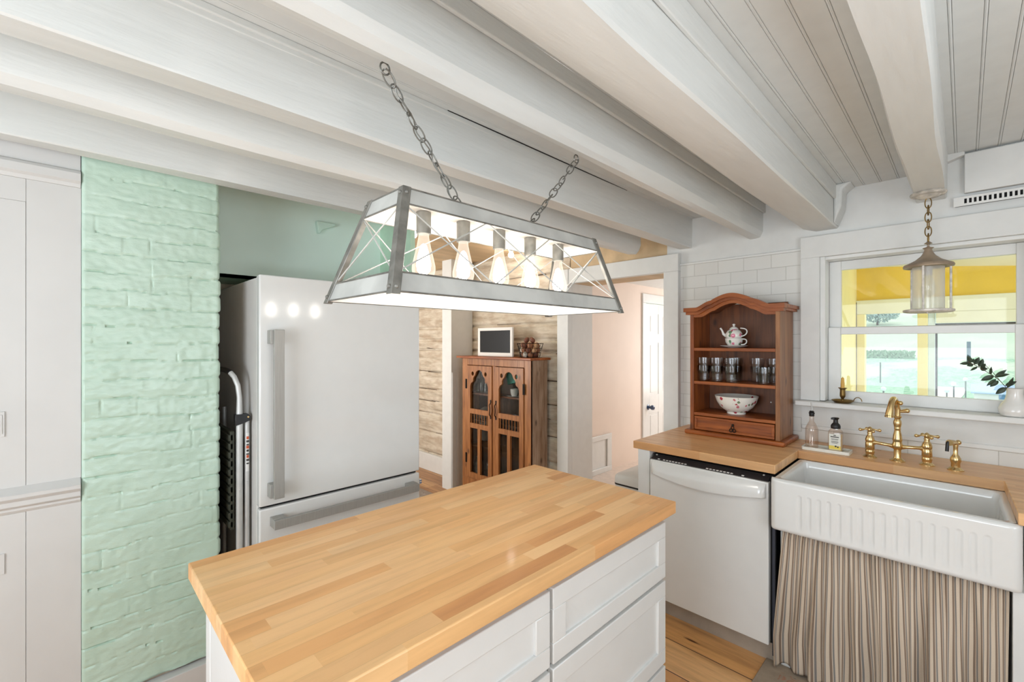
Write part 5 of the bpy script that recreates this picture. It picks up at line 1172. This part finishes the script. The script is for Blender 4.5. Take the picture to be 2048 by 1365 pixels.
# sloping porch ceiling
struct('ceiling', MB().quadhex([(-0.64, 3.24, 2.62), (1.9, 3.24, 2.30), (1.9, PY, 1.83), (-0.64, PY, 2.10), (-0.64, 3.24, 2.65), (1.9, 3.24, 2.33), (1.9, PY, 1.86), (-0.64, PY, 2.13)]), 'cream')
struct('floor', B(-0.66, 1.9, 3.24, PY + 0.1, 0.25, 0.3), plain('porch_floor', (200, 196, 186), 0.7))

# ------------------------------------------------------------------ field outside
def ground(x, y):
    d_ = (y - 10)
    if y < 30: z = -1.3 - 0.02 * max(0, d_)
    else: z = -1.7
    if y > 45: z = -1.7 + (y - 45) * 0.07 + 0.0012 * (y - 45) ** 2
    return z + 0.25 * nz(x * 0.06, y * 0.05, 3)
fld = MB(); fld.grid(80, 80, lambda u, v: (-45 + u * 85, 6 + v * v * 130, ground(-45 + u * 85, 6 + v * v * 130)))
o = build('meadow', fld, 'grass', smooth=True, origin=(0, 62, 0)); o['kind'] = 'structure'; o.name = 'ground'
# gravel path
pth = MB()
def pfn(u, v):
    y = 22 + v * 22; x = -2.6 + 0.07 * (y - 22) + 0.8 * sin(v * 3) + (u - 0.5) * (0.9 + 1.0 * v); return (x, y, ground(x, y) + 0.03)
pth.grid(4, 24, pfn)
o = build('gravel_path', pth, plain('pale_gravel', (236, 226, 218), 0.9, var=0.08, nscale=3), smooth=True); tag(o, 'pale gravel path curving across the green field outside', 'path')
def shed():
    x, y = 1.15, 36.0; z = ground(x, y) - 0.05; w, d_, h = 1.0, 0.7, 0.42
    t = thing('garden_shed', 'small white shed with pale blue roof in the field outside', 'shed', (x, y, z))
    build('wall', MB().prism([(y - d_, z), (y + d_, z), (y + d_, z + h), (y, z + h + 0.34), (y - d_, z + h)], 'x', x - w / 1.3, x + w / 1.3), 'ceramic', t)
    build('roof', MB().quadhex([(x - w * 0.9, y - d_ - 0.12, z + h - 0.05), (x + w * 0.9, y - d_ - 0.12, z + h - 0.05), (x + w * 0.9, y, z + h + 0.38), (x - w * 0.9, y, z + h + 0.38), (x - w * 0.9, y - d_ - 0.12, z + h), (x + w * 0.9, y - d_ - 0.12, z + h), (x + w * 0.9, y, z + h + 0.43), (x - w * 0.9, y, z + h + 0.43)]), plain('pale_blue_roof', (160, 186, 216), 0.6), t)
    build('window', MB().box(x + 0.15, x + 0.45, y - d_ - 0.02, y - d_, z + 0.12, z + 0.36), plain('blue_window', (110, 150, 190), 0.4), t)
shed()
pl_ = ['thin dark stake in the field seen in the left porch window', 'thin stake with a pale cap in the field, left of the gravel path', 'thin stake nearest the white shed', 'tall blue grey post far out on the meadow', 'thin stake far back in the left porch window', 'thin stake beside the gravel path']
for k, (x, y, h, r) in enumerate(((-2.55, 26, 1.0, 0.035), (-0.55, 28, 0.9, 0.03), (-0.35, 30, 1.1, 0.035), (0.3, 60, 1.9, 0.16), (-4.6, 45, 1.6, 0.05), (0.05, 34, 1.1, 0.035))):
    z = ground(x, y)
    o = build('fence_post', MB().tube([(x, y, z - 0.1), (x, y, z + h)], r, 6), plain('grey_post_%d' % k, (96, 116, 128) if k == 3 else (90, 100, 98), 0.8)); tag(o, pl_[k], 'post', 'stakes in the field')
    if k in (0, 1, 2, 5):
        build('cap', MB().ball((x, y, z + h + 0.05), 0.10, 8), 'blue_white', o)
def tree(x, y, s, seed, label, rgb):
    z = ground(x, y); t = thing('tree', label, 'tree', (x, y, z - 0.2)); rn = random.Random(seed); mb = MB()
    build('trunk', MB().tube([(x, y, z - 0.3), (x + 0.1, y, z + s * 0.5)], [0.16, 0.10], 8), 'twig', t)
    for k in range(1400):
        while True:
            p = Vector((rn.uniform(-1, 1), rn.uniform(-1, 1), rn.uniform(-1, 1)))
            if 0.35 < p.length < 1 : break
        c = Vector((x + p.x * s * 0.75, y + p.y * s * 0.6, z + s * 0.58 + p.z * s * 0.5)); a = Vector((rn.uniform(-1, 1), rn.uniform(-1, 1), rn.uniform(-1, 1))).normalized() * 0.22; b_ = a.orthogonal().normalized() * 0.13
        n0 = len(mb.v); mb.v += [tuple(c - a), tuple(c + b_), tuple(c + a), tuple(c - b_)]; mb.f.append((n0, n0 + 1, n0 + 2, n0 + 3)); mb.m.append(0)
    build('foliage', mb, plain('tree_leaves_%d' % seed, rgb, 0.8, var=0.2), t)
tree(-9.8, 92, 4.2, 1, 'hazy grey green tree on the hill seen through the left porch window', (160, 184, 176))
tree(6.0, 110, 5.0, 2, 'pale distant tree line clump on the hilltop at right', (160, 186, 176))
hd = MB(); hr = random.Random(5)
for k in range(1600):
    x = hr.uniform(-14, -3.6); y = 62 + hr.uniform(-0.6, 0.6); z = ground(x, y) + hr.uniform(0, 0.7); a = Vector((hr.uniform(-1, 1), hr.uniform(-.3, .3), hr.uniform(0.2, 1))).normalized() * 0.2; b_ = Vector((0.08, 0, -0.03))
    n0 = len(hd.v); c = Vector((x, y, z)); hd.v += [tuple(c - a), tuple(c + b_), tuple(c + a), tuple(c - b_)]; hd.f.append((n0, n0 + 1, n0 + 2, n0 + 3)); hd.m.append(0)
o = build('tall_grass', hd, plain('tall_grass_green', (132, 166, 132), 0.8)); o['kind'] = 'stuff'; tag(o, 'strip of tall green grass across the meadow', 'grass')
o = build('garden_cover', MB().grid(12, 3, lambda u, v: (-3.4 + u * 1.6, 19.5 + v * 1.2, ground(-3.4 + u * 1.6, 19.5 + v) + 0.25 * sin(pi * v) + 0.05 * sin(u * 9) + 0.05)), plain('pale_pink_cover', (214, 196, 206), 0.8), smooth=True); tag(o, 'pale pinkish cover sheet lying in the field below the left pane', 'cover')
